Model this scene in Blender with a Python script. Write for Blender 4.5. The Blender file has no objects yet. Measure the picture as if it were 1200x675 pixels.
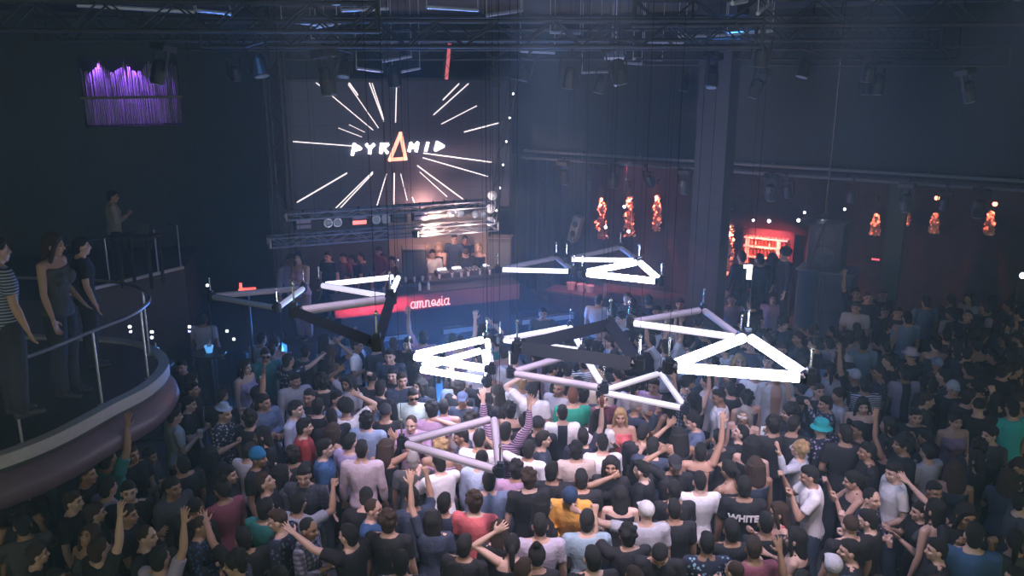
import bpy, bmesh, math, random
import numpy as np
from mathutils import Vector, Matrix, Euler
R = math.radians
rng = random.Random(7)
SC = bpy.context.scene
COL = SC.collection

# ------------------------------------------------------------------ camera model
F, CX, CY = 1000.0, 600.0, 337.5
CAMH, PITCH = 6.3, R(15)
def ray(px, py):
    v = py - CY
    return Vector((px - CX, F*math.cos(PITCH) - v*math.sin(PITCH), -v*math.cos(PITCH) - F*math.sin(PITCH)))
def at_height(px, py, h):
    d = ray(px, py)
    t = (h - CAMH)/d.z
    return Vector((d.x*t, d.y*t, h))
def at_depth(px, py, Y):
    d = ray(px, py); t = Y/d.y
    return Vector((d.x*t, Y, CAMH + d.z*t))
def project(p):
    x, y, z = p[0], p[1], p[2]-CAMH
    zc = y*math.cos(PITCH) - z*math.sin(PITCH)
    uc = y*math.sin(PITCH) + z*math.cos(PITCH)
    return CX + F*x/zc, CY - F*uc/zc

# ------------------------------------------------------------------ materials
def new_mat(name):
    m = bpy.data.materials.new(name); m.use_nodes = True
    nt = m.node_tree
    return m, nt, nt.nodes['Principled BSDF']
def mat(name, col, rough=0.6, metal=0.0, noise=None, bump=None, spec=None):
    m, nt, b = new_mat(name)
    b.inputs['Base Color'].default_value = (*col, 1)
    b.inputs['Roughness'].default_value = rough
    b.inputs['Metallic'].default_value = metal
    if spec is not None: b.inputs['Specular IOR Level'].default_value = spec
    tc = nt.nodes.new('ShaderNodeTexCoord')
    if noise:
        sc, amt = noise
        n = nt.nodes.new('ShaderNodeTexNoise'); n.inputs['Scale'].default_value = sc; n.inputs['Detail'].default_value = 5
        nt.links.new(tc.outputs['Object'], n.inputs['Vector'])
        mx = nt.nodes.new('ShaderNodeMix'); mx.data_type = 'RGBA'
        mx.inputs['A'].default_value = (*[c*(1-amt) for c in col], 1)
        mx.inputs['B'].default_value = (*[min(1, c*(1+amt)) for c in col], 1)
        nt.links.new(n.outputs['Fac'], mx.inputs['Factor'])
        nt.links.new(mx.outputs['Result'], b.inputs['Base Color'])
    if bump:
        sc, st = bump
        n = nt.nodes.new('ShaderNodeTexNoise'); n.inputs['Scale'].default_value = sc; n.inputs['Detail'].default_value = 4
        nt.links.new(tc.outputs['Object'], n.inputs['Vector'])
        bp = nt.nodes.new('ShaderNodeBump'); bp.inputs['Strength'].default_value = st; bp.inputs['Distance'].default_value = 0.02
        nt.links.new(n.outputs['Fac'], bp.inputs['Height']); nt.links.new(bp.outputs['Normal'], b.inputs['Normal'])
    return m
def emit(name, col, strength, base=(0.8,0.8,0.8)):
    m, nt, b = new_mat(name)
    b.inputs['Base Color'].default_value = (*base, 1)
    b.inputs['Emission Color'].default_value = (*col, 1)
    b.inputs['Emission Strength'].default_value = strength
    b.inputs['Roughness'].default_value = 0.4
    return m
def objcol_mat(name, rough, kind='plain', feat=False, bump=None):
    m, nt, b = new_mat(name)
    b.inputs['Roughness'].default_value = rough
    oi = nt.nodes.new('ShaderNodeObjectInfo')
    tc = nt.nodes.new('ShaderNodeTexCoord')
    src = oi.outputs['Color']
    def mixto(fac, colB, mode='MIX'):
        nonlocal src
        mx = nt.nodes.new('ShaderNodeMix'); mx.data_type = 'RGBA'; mx.blend_type = mode
        nt.links.new(fac, mx.inputs['Factor'])
        nt.links.new(src, mx.inputs['A'])
        if isinstance(colB, tuple): mx.inputs['B'].default_value = (*colB, 1)
        else: nt.links.new(colB, mx.inputs['B'])
        src = mx.outputs['Result']
    if kind == 'plain':
        n = nt.nodes.new('ShaderNodeTexNoise'); n.inputs['Scale'].default_value = 60
        nt.links.new(tc.outputs['Object'], n.inputs['Vector'])
        mr = nt.nodes.new('ShaderNodeMapRange'); mr.inputs['To Max'].default_value = 0.25
        nt.links.new(n.outputs['Fac'], mr.inputs['Value'])
        mixto(mr.outputs['Result'], (0.02,0.02,0.02))
    if kind == 'stripe':
        w = nt.nodes.new('ShaderNodeTexWave'); w.wave_type = 'BANDS'; w.bands_direction = 'Z'; w.inputs['Scale'].default_value = 11
        nt.links.new(tc.outputs['Object'], w.inputs['Vector'])
        cr = nt.nodes.new('ShaderNodeValToRGB'); cr.color_ramp.interpolation = 'CONSTANT'
        cr.color_ramp.elements[0].position = 0; cr.color_ramp.elements[1].position = 0.5
        nt.links.new(w.outputs['Fac'], cr.inputs['Fac']); mixto(cr.outputs['Color'], (0.03,0.03,0.05))
    if kind == 'plaid':
        for d in 'XZ':
            w = nt.nodes.new('ShaderNodeTexWave'); w.wave_type = 'BANDS'; w.bands_direction = d; w.inputs['Scale'].default_value = 6
            nt.links.new(tc.outputs['Object'], w.inputs['Vector'])
            mr = nt.nodes.new('ShaderNodeMapRange'); mr.inputs['From Min'].default_value = 0.45; mr.inputs['From Max'].default_value = 0.6; mr.inputs['To Max'].default_value = 0.6
            nt.links.new(w.outputs['Fac'], mr.inputs['Value']); mixto(mr.outputs['Result'], (0.03,0.03,0.06))
    if kind == 'floral':
        v = nt.nodes.new('ShaderNodeTexVoronoi'); v.inputs['Scale'].default_value = 22
        nt.links.new(tc.outputs['Object'], v.inputs['Vector'])
        cr = nt.nodes.new('ShaderNodeValToRGB'); cr.color_ramp.interpolation = 'CONSTANT'
        cr.color_ramp.elements[0].position = 0; cr.color_ramp.elements[0].color = (0,0,0,1)
        cr.color_ramp.elements[1].position = 0.32; cr.color_ramp.elements[1].color = (1,1,1,1)
        nt.links.new(v.outputs['Distance'], cr.inputs['Fac']); mixto(cr.outputs['Color'], (0.02,0.025,0.05))
    if kind == 'panel':      # light garment with a dark middle panel
        sx = nt.nodes.new('ShaderNodeSeparateXYZ'); nt.links.new(tc.outputs['Object'], sx.inputs[0])
        ab = nt.nodes.new('ShaderNodeMath'); ab.operation = 'ABSOLUTE'; nt.links.new(sx.outputs['X'], ab.inputs[0])
        lt = nt.nodes.new('ShaderNodeMath'); lt.operation = 'LESS_THAN'; lt.inputs[1].default_value = 0.07; nt.links.new(ab.outputs[0], lt.inputs[0])
        mixto(lt.outputs[0], (0.015,0.015,0.03))
    if kind == 'open':      # an open shirt is separate geometry; here cloth weave only
        pass
    if feat:
        at = nt.nodes.new('ShaderNodeAttribute'); at.attribute_name = 'feat'
        mx = nt.nodes.new('ShaderNodeMix'); mx.data_type = 'RGBA'; mx.blend_type = 'MULTIPLY'; mx.inputs['Factor'].default_value = 1
        nt.links.new(src, mx.inputs['A']); nt.links.new(at.outputs['Color'], mx.inputs['B']); src = mx.outputs['Result']
    nt.links.new(src, b.inputs['Base Color'])
    if bump:
        sc, st = bump
        n = nt.nodes.new('ShaderNodeTexNoise'); n.inputs['Scale'].default_value = sc; n.inputs['Detail'].default_value = 4
        nt.links.new(tc.outputs['Object'], n.inputs['Vector'])
        bp = nt.nodes.new('ShaderNodeBump'); bp.inputs['Strength'].default_value = st; bp.inputs['Distance'].default_value = 0.02
        nt.links.new(n.outputs['Fac'], bp.inputs['Height']); nt.links.new(bp.outputs['Normal'], b.inputs['Normal'])
    return m

# ------------------------------------------------------------------ mesh builder
class MB:
    def __init__(s): s.v = []; s.f = []
    def add(s, vs, fs):
        o = len(s.v); s.v += [tuple(v) for v in vs]; s.f += [tuple(i+o for i in f) for f in fs]; return s
    def box(s, c, size, M=None, bevel=0.0):
        sx, sy, sz = [k/2 for k in size]; c = Vector(c)
        if bevel:
            bm = bmesh.new(); bmesh.ops.create_cube(bm, size=1)
            for v in bm.verts: v.co = Vector((v.co.x*size[0], v.co.y*size[1], v.co.z*size[2]))
            bmesh.ops.bevel(bm, geom=bm.edges[:], offset=bevel, segments=2, affect='EDGES', profile=0.6)
            vs = [(M @ v.co if M else v.co) + c for v in bm.verts]; bm.verts.index_update()
            fs = [[v.index for v in f.verts] for f in bm.faces]; bm.free()
            return s.add(vs, fs)
        vs = [Vector((x*sx, y*sy, z*sz)) for x in (-1,1) for y in (-1,1) for z in (-1,1)]
        if M: vs = [M @ v for v in vs]
        vs = [v + c for v in vs]
        return s.add(vs, [(0,1,3,2),(4,6,7,5),(0,4,5,1),(2,3,7,6),(0,2,6,4),(1,5,7,3)])
    def loft(s, rings, n=12):
        """rings: (centre, u-axis*r, v-axis*r) closed tube with caps"""
        vs = []
        for c, a, b in rings:
            c = Vector(c); a = Vector(a); b = Vector(b)
            for k in range(n):
                t = 2*math.pi*k/n; vs.append(c + a*math.cos(t) + b*math.sin(t))
        fs = []
        for i in range(len(rings)-1):
            for k in range(n):
                k2 = (k+1) % n
                fs.append((i*n+k, i*n+k2, (i+1)*n+k2, (i+1)*n+k))
        fs.append(tuple(reversed(range(n)))); m = (len(rings)-1)*n
        fs.append(tuple(m+k for k in range(n)))
        return s.add(vs, fs)
    def tube(s, p, q, r, r2=None, n=8):
        p = Vector(p); q = Vector(q); d = (q-p).normalized()
        a = d.orthogonal().normalized(); b = d.cross(a); r2 = r if r2 is None else r2
        return s.loft([(p, a*r, b*r), (q, a*r2, b*r2)], n)
    def chain(s, pts, rad, n=10):
        """chain of capsules along the points with given radii"""
        for i in range(len(pts)-1):
            p = Vector(pts[i]); q = Vector(pts[i+1]); d = q-p
            if d.length < 1e-6: continue
            d.normalize(); a = d.orthogonal().normalized(); b = d.cross(a)
            r0, r1 = rad[i], rad[i+1]; rr = []
            for k in (80, 50, 20): rr.append((p - d*r0*math.sin(R(k)), a*r0*math.cos(R(k)), b*r0*math.cos(R(k))))
            rr.append((p, a*r0, b*r0)); rr.append((q, a*r1, b*r1))
            for k in (20, 50, 80): rr.append((q + d*r1*math.sin(R(k)), a*r1*math.cos(R(k)), b*r1*math.cos(R(k))))
            s.loft(rr, n)
        return s
    def ell(s, c, r, M=None, nu=16, nv=10):
        vs = [Vector((0,0,-r[2]))]
        for j in range(1, nv):
            t = math.pi*j/nv
            for i in range(nu):
                u = 2*math.pi*i/nu
                vs.append(Vector((r[0]*math.sin(t)*math.cos(u), r[1]*math.sin(t)*math.sin(u), -r[2]*math.cos(t))))
        vs.append(Vector((0,0,r[2])))
        if M: vs = [M @ v for v in vs]
        vs = [v + Vector(c) for v in vs]; fs = []
        for i in range(nu): fs.append((0, 1+(i+1) % nu, 1+i))
        for j in range(nv-2):
            for i in range(nu):
                a = 1+j*nu+i; b = 1+j*nu+(i+1) % nu
                fs.append((a, b, b+nu, a+nu))
        L = len(vs)-1; o = 1+(nv-2)*nu
        for i in range(nu): fs.append((L, o+i, o+(i+1) % nu))
        return s.add(vs, fs)
    def mesh(s, name, material=None, smooth=False):
        me = bpy.data.meshes.new(name); me.from_pydata(s.v, [], s.f); me.update()
        if material: me.materials.append(material)
        if smooth: me.polygons.foreach_set('use_smooth', [True]*len(me.polygons))
        return me
    def xf(s, M, start=0):
        for i in range(start, len(s.v)): s.v[i] = tuple(M @ Vector(s.v[i]))
        return s
def link(o): COL.objects.link(o); return o
def obj(name, mb, material=None, parent=None, loc=None, smooth=False, color=None):
    me = mb.mesh(name, material, smooth) if isinstance(mb, MB) else mb
    o = link(bpy.data.objects.new(name, me))
    if parent is not None: o.parent = parent
    if loc is not None: o.location = loc
    if color: o.color = (*color, 1)
    return o
def tag(o, label=None, cat=None, group=None, kind=None):
    if label: o['label'] = label
    if cat: o['category'] = cat
    if group: o['group'] = group
    if kind: o['kind'] = kind
    return o
def thing(name, label, cat, loc=(0,0,0), rotz=0, group=None):
    o = link(bpy.data.objects.new(name, None)); o.location = loc; o.rotation_euler = (0,0,rotz)
    o.empty_display_size = 0.1
    return tag(o, label, cat, group)
def copy_tree(o, parent=None):
    c = o.copy(); COL.objects.link(c); c.parent = parent
    for ch in KIDS.get(o.name, []): copy_tree(ch, c)
    return c
KIDS = {}
def index_kids():
    KIDS.clear()
    for o in SC.objects:
        if o.parent: KIDS.setdefault(o.parent.name, []).append(o)
def remesh(mb, name, vox, smooth=2, material=None, wrinkle=0.0, seed=0, dec=None):
    me = mb.mesh(name); o = bpy.data.objects.new('tmp', me); COL.objects.link(o)
    m = o.modifiers.new('r', 'REMESH'); m.mode = 'VOXEL'; m.voxel_size = vox
    if smooth:
        m2 = o.modifiers.new('s', 'SMOOTH'); m2.factor = 0.5; m2.iterations = smooth
    if dec:
        m3 = o.modifiers.new('d', 'DECIMATE'); m3.ratio = dec
    dg = bpy.context.evaluated_depsgraph_get()
    out = bpy.data.meshes.new_from_object(o.evaluated_get(dg)); out.name = name
    bpy.data.objects.remove(o); bpy.data.meshes.remove(me)
    n = len(out.vertices)
    if wrinkle:
        from mathutils import noise
        co = np.empty(n*3); out.vertices.foreach_get('co', co); co = co.reshape(-1, 3)
        no = np.empty(n*3); out.vertices.foreach_get('normal', no); no = no.reshape(-1, 3)
        d = np.array([noise.noise(Vector((p[0]*9+seed, p[1]*9, p[2]*5)))+0.5*noise.noise(Vector((p[0]*22, p[1]*22+seed, p[2]*12))) for p in co])
        co += no*(d*wrinkle)[:, None]; out.vertices.foreach_set('co', co.ravel())
    out.polygons.foreach_set('use_smooth', [True]*len(out.polygons))
    out.materials.clear()
    if material: out.materials.append(material)
    out.update()
    return out
# ------------------------------------------------------------------ people
M_SKIN = objcol_mat('skin', 0.5, 'none', feat=True)
M_HAIR = objcol_mat('hair', 0.75, 'plain', bump=(120, 0.8))
M_CLOTH = {k: objcol_mat('cloth_'+k, 0.85, k, bump=(40, 0.4)) for k in ('plain', 'stripe', 'plaid', 'floral', 'panel')}
M_TROUSER = objcol_mat('trouser_cloth', 0.9, 'plain')
M_BLACKGLASS = mat('dark_lens', (0.01,0.01,0.012), 0.1)
M_WHITEPL = mat('white_plastic', (0.8,0.8,0.82), 0.3)
M_SHOE = mat('shoe_leather', (0.05,0.05,0.06), 0.5)

ID = ((0.16,0.04,-1), (0.06,0.3,-1), 'open')
POSES = {   # right arm, left arm (x is outwards for both), head pitch, head yaw, lean
 'idle':  (ID, ID, 0, 0, 0),
 'relax': (ID, ((0.2,-0.1,-1), (-0.3,0.7,-0.5), 'open'), -8, 18, 0),
 'up1':   (((0.3,0.2,0.9), (0.02,0.15,1), 'open'), ID, 8, 0, 0),
 'fist':  (((0.3,0.85,0.1), (-0.1,0.3,0.95), 'fist'), ID, 0, 0, 3),
 'up2':   (((0.45,0.15,0.85), (0.0,0.1,1), 'open'), ((0.5,0.2,0.8), (0.1,0.1,1), 'open'), 6, 0, 0),
 'wave':  (((0.8,0.3,0.15), (0.15,0.25,1), 'open'), ID, 5, 15, 0),
 'hold':  (((0.15,0.1,-0.95), (-0.25,0.85,0.5), 'fist'), ID, -5, -10, 0),
 'clap':  (((0.2,0.35,-0.9), (-0.5,0.75,0.55), 'open'), ((0.2,0.35,-0.9), (-0.5,0.75,0.6), 'open'), 0, 0, 0),
 'pray':  (((0.2,0.65,-0.6), (-0.25,0.3,0.95), 'fist'), ((0.2,0.55,-0.65), (-0.3,0.25,0.95), 'fist'), -5, 0, 4),
 'point': (((0.25,0.9,0.3), (0.05,0.9,0.5), 'open'), ID, 6, 0, 3),
 'side':  (((0.95,0.15,0.12), (0.9,0.3,0.35), 'fist'), ID, 0, -15, 0),
 'crown': (((0.85,0.1,0.6), (-0.85,0.0,0.62), 'open'), ID, -6, 0, 0),
 'down':  (((0.12,0.2,-0.95), (-0.4,0.9,0.1), 'fist'), ((0.12,0.2,-0.95), (-0.4,0.9,0.1), 'fist'), -32, 0, 8),
 'sky':   (ID, ((0.2,0.1,-0.9), (-0.4,0.8,0.4), 'fist'), 24, 0, -3),
 'cross': (((0.15,0.25,-0.95), (-0.9,0.6,0.05), 'fist'), ((0.15,0.2,-0.95), (-0.9,0.55,0.15), 'fist'), 0, 20, 0),
 'desk':  (((0.15,0.45,-0.85), (-0.1,0.9,-0.25), 'open'), ((0.2,0.4,-0.85), (0.05,0.95,-0.3), 'open'), -28, 0, 14),
}
BODY = {}
def arm_pts(sh, sgn, up, fo):
    u = Vector((up[0]*sgn, up[1], up[2])).normalized(); f = Vector((fo[0]*sgn, fo[1], fo[2])).normalized()
    el = sh + u*0.285; wr = el + f*0.255
    return u, f, el, wr
def hand(mb, wr, f, sgn, kind, up):
    """palm with four fingers and a thumb growing from the side of the palm"""
    f = f.normalized()
    side = f.cross(Vector((0,1,0)) if abs(f.y) < 0.8 else Vector((0,0,1))).normalized()*sgn
    nrm = side.cross(f).normalized()*sgn
    pc = wr + f*0.055
    mb.loft([(wr - f*0.01, side*0.024, nrm*0.017), (wr + f*0.03, side*0.036, nrm*0.017), (wr + f*0.075, side*0.041, nrm*0.015), (wr+f*0.095, side*0.036, nrm*0.010)], 10)
    L = (0.068, 0.078, 0.072, 0.056)
    for i in range(4):
        off = (i-1.5)*0.0215
        b = wr + f*0.088 + side*off
        if kind == 'open':
            sp = (f + side*(i-1.5)*0.16 + nrm*0.10).normalized()
            m = b + sp*L[i]*0.55; e = m + (sp + nrm*0.35).normalized()*L[i]*0.5
            mb.chain([b, m, e], [0.0098, 0.009, 0.0078], 8)
        else:
            m = b + (f*0.35+nrm).normalized()*0.036; e = m + (-f + nrm*0.25).normalized()*0.034
            mb.chain([b, m, e], [0.0105, 0.0105, 0.0098], 8)
    tb = wr + f*0.028 + side*(-0.034)
    if kind == 'open':
        d = (f*0.7 - side*0.75 + nrm*0.25).normalized(); m = tb + d*0.036; e = m + (d+f*0.6).normalized()*0.032
    else:
        m = tb + (f*0.7 + nrm*0.7 - side*0.2).normalized()*0.038; e = m + (side*0.8 + f*0.3+nrm*0.3).normalized()*0.03
    mb.chain([tb, m, e], [0.013, 0.0115, 0.0095], 8)

def skeleton(pose, mir, fem):
    ra, la, hp, hy, lean = POSES[pose]
    sw = 0.168 if fem else 0.19
    LM = Matrix.Translation((0,0,0.95)) @ Matrix.Rotation(R(-lean), 4, 'X') @ Matrix.Translation((0,0,-0.95))
    S = {'fem': fem, 'lean': LM, 'mir': mir}
    arms = []
    for sgn, a in ((1, ra), (-1, la)):
        raise_ = max(0, Vector(a[0]).normalized().z)
        sh = Vector((sgn*(sw - 0.03*raise_), 0, 1.415 + 0.055*raise_))
        u, f, el, wr = arm_pts(sh, sgn, a[0], a[1]); arms.append((sgn, sh, u, f, el, wr, a[2]))
    S['arms'] = arms
    S['head'] = LM @ Matrix.Translation((0, 0.018, 1.507)) @ Matrix.Rotation(R(hy), 4, 'Z') @ Matrix.Rotation(R(hp), 4, 'X') @ Matrix.Translation((0, 0.01, 0.09))
    return S
def torso(mb, g=0.0, fem=False, lo=0.90, hi=1.46):
    k = 0.93 if fem else 1.0; w = 0.80 if fem else 1.0
    prof = [(0.86, 0.150/k, 0.105, -0.005), (0.93, 0.165/k if fem else 0.158, 0.118, -0.01), (1.02, 0.148*k, 0.105, 0.0), (1.10, 0.138*(0.88 if fem else 1.0), 0.096, 0.004),
            (1.20, 0.158*k, 0.110, 0.008), (1.30, 0.175*k, 0.122 if not fem else 0.125, 0.010), (1.38, 0.182*k, 0.108, 0.002), (1.43, 0.160*k, 0.085, -0.004), (1.465, 0.105*k, 0.066, -0.006), (1.49, 0.062, 0.056, 0.0)]
    rings = [(Vector((0, y, z)), Vector((rx+g, 0, 0)), Vector((0, ry+g, 0))) for z, rx, ry, y in prof if lo <= z <= hi]
    mb.loft(rings, 20)
    if fem and hi > 1.3 and lo < 1.2:
        for sx in (-1, 1): mb.ell((sx*0.07, 0.105+g*0.4, 1.27), (0.06+g, 0.05+g, 0.06+g))
LEGP = [((0.088,0,0.90),0.092), ((0.095,0.01,0.72),0.083), ((0.10,0.01,0.50),0.058), ((0.10,-0.02,0.34),0.056), ((0.10,-0.015,0.10),0.038)]
def get_body(pose, mir=False, fem=False):
    key = (pose, mir, fem)
    if key in BODY: return BODY[key]
    S = skeleton(pose, mir, fem)
    up = MB(); torso(up, 0, fem, 0.85, 1.50)
    # head
    hb = MB()
    hb.ell((0, -0.008, 0.022), (0.075, 0.094, 0.098))
    hb.ell((0, 0.022, -0.028), (0.061, 0.070, 0.080))
    hb.ell((0, 0.052, -0.082), (0.030, 0.030, 0.024))                       # chin
    hb.chain([(0, 0.083, 0.018), (0, 0.103, -0.022)], [0.008, 0.0135], 8)  # nose
    hb.ell((0, 0.103, -0.025), (0.0165, 0.011, 0.009))
    hb.ell((0, 0.084, -0.055), (0.025, 0.011, 0.009))                      # lips
    for sx in (-1, 1):
        hb.chain([(sx*0.012, 0.083, 0.030), (sx*0.047, 0.070, 0.030)], [0.010, 0.009], 8)   # brow
        hb.ell((sx*0.042, 0.062, -0.018), (0.020, 0.022, 0.018))           # cheek
        hb.ell((sx*0.077, -0.006, -0.006), (0.010, 0.021, 0.032))          # ear
    hb.xf(S['lean'].inverted() @ S['head'])
    nb = S['lean'].inverted() @ S['head'] @ Vector((0, -0.015, -0.06))
    up.add(hb.v, hb.f)
    up.chain([(0, -0.005, 1.45), nb], [0.064 if not fem else 0.052, 0.058 if not fem else 0.047], 12)
    for sgn, sh, u, f, el, wr, hk in S['arms']:
        k = 0.86 if fem else 1.0
        up.chain([(sgn*0.09, 0, 1.425), sh], [0.055*k, 0.058*k], 12)
        up.chain([sh, sh+u*0.12, el], [0.057*k, 0.050*k, 0.039*k], 12)
        up.chain([el, el+f*0.07, wr], [0.039*k, 0.042*k, 0.025*k], 12)
        hand(up, wr, f, sgn, hk, u)
    up.xf(S['lean'])
    for sgn in (-1, 1):
        up.chain([(sgn*p[0][0], p[0][1], p[0][2]) for p in LEGP], [p[1] for p in LEGP], 12)
        up.loft([(Vector((sgn*0.10, -0.07, 0.035)), Vector((0.028,0,0)), Vector((0,0,0.034))), (Vector((sgn*0.10, 0.0, 0.045)), Vector((0.036,0,0)), Vector((0,0,0.045))),
                 (Vector((sgn*0.105, 0.10, 0.03)), Vector((0.044,0,0)), Vector((0,0,0.03))), (Vector((sgn*0.105, 0.17, 0.02)), Vector((0.032,0,0)), Vector((0,0,0.018)))], 10)
    if mir: up.v = [(-x, y, z) for x, y, z in up.v]; up.f = [tuple(reversed(f)) for f in up.f]
    me = remesh(up, 'person_body', 0.0075, 2, M_SKIN, dec=0.28)
    HM = S['head']
    if mir:
        FX = Matrix.Scale(-1, 4, (1,0,0)); HM = FX @ HM @ FX
    n = len(me.vertices); co = np.empty(n*3); me.vertices.foreach_get('co', co); co = co.reshape(-1, 3)
    inv = np.array(HM.inverted()); h = co @ inv[:3, :3].T + inv[:3, 3]
    col = np.ones((n, 4))
    def dab(cx, cz, rx, rz, c):
        m = (((h[:,0]-cx)/rx)**2 + ((h[:,2]-cz)/rz)**2 < 1) & (h[:,1] > 0.05) & (np.abs(h[:,2]) < 0.12)
        col[m, :3] = c
    for sx in (-1, 1):
        dab(sx*0.031, 0.012, 0.017, 0.010, (0.30, 0.25, 0.25)); dab(sx*0.031, 0.033, 0.021, 0.007, (0.25, 0.2, 0.2))
    dab(0, -0.055, 0.026, 0.010, (0.75, 0.42, 0.42))
    at = me.color_attributes.new('feat', 'FLOAT_COLOR', 'POINT'); at.data.foreach_set('color', col.ravel())
    hands = []
    for sgn, sh, u, f, el, wr, hk in S['arms']:
        p = S['lean'] @ (wr + f*0.085)
        hands.append(Vector((-p.x, p.y, p.z)) if mir else p)
    BODY[key] = {'mesh': me, 'head': HM, 'S': S, 'hands': hands}
    return BODY[key]
TOPS = {}
def get_top(pose, mir, fem, kind, cloth):
    key = (pose, mir, fem, kind, cloth)
    if key in TOPS: return TOPS[key]
    base = (pose, mir, fem, kind)
    if base not in TOPS:
        S = get_body(pose, mir, fem)['S']; mb = MB(); g = 0.017
        hi = 1.475 if kind != 'tank' else 1.40
        torso(mb, g, fem, 0.85, hi)
        k = 0.86 if fem else 1.0
        for sgn, sh, u, f, el, wr, hk in S['arms']:
            if kind == 'tank':
                mb.chain([(sgn*0.09, 0.03, 1.36), (sgn*0.085, 0.0, 1.475), (sgn*0.09, -0.05, 1.36)], [0.02, 0.018, 0.02], 8)
                continue
            mb.chain([(sgn*0.09, 0, 1.42), sh], [0.062*k, 0.070*k], 12)
            d = u
            if kind == 'tee':
                rr = [0.070*k, 0.066*k, 0.064*k]; pts = [sh, sh+u*0.10, sh+u*0.19]
                a = u.orthogonal().normalized(); b = u.cross(a)
                mb.loft([(p, a*r, b*r) for p, r in zip(pts, rr)], 14)
            else:
                mb.chain([sh, sh+u*0.14, el], [0.070*k, 0.063*k, 0.053*k], 12)
                a = f.orthogonal().normalized(); b = f.cross(a)
                mb.loft([(el-f*0.02, a*0.054*k, b*0.054*k), (el+f*0.12, a*0.05*k, b*0.05*k), (wr-f*0.03, a*0.037*k, b*0.037*k)], 14)
        if kind == 'hood':
            mb.chain([(0.07, -0.05, 1.46), (0, -0.10, 1.47), (-0.07, -0.05, 1.46)], [0.04, 0.055, 0.04], 10)
        if kind in ('shirt',):
            mb.chain([(0.06, 0.02, 1.475), (0, -0.055, 1.49), (-0.06, 0.02, 1.475)], [0.017, 0.018, 0.017], 8)
        mb.xf(S['lean'])
        if mir: mb.v = [(-x, y, z) for x, y, z in mb.v]; mb.f = [tuple(reversed(f)) for f in mb.f]
        TOPS[base] = remesh(mb, 'top', 0.013, 2, M_CLOTH['plain'], wrinkle=0.010, seed=len(TOPS), dec=0.6)
    me = TOPS[base]
    if cloth != 'plain':
        me = me.copy(); me.materials.clear(); me.materials.append(M_CLOTH[cloth])
    TOPS[key] = me
    return me
_tr = {}
def get_trousers(fem, kind='trousers'):
    if (fem, kind) in _tr: return _tr[(fem, kind)]
    mb = MB(); torso(mb, 0.010, fem, 0.85, 0.99)
    for sgn in (-1, 1):
        P = LEGP if kind == 'trousers' else LEGP[:3]
        mb.chain([(sgn*p[0][0], p[0][1], p[0][2]) for p in P], [p[1]+0.014+0.006*i for i, p in enumerate(P)], 12)
    me = remesh(mb, kind, 0.016, 2, M_TROUSER, wrinkle=0.01)
    _tr[(fem, kind)] = me; return me
_sh = None
def get_shoes():
    global _sh
    if _sh: return _sh
    mb = MB(); sgn = 1
    for sgn in (1,):
        mb.loft([(Vector((0, -0.085, 0.04)), Vector((0.032,0,0)), Vector((0,0,0.038))), (Vector((0, 0.0, 0.05)), Vector((0.042,0,0)), Vector((0,0,0.05))),
             (Vector((0.003, 0.10, 0.035)), Vector((0.05,0,0)), Vector((0,0,0.035))), (Vector((0.003, 0.185, 0.022)), Vector((0.036,0,0)), Vector((0,0,0.022)))], 12)
    _sh = remesh(mb, 'shoe', 0.01, 1, M_SHOE); return _sh
HAIR = {}
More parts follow.
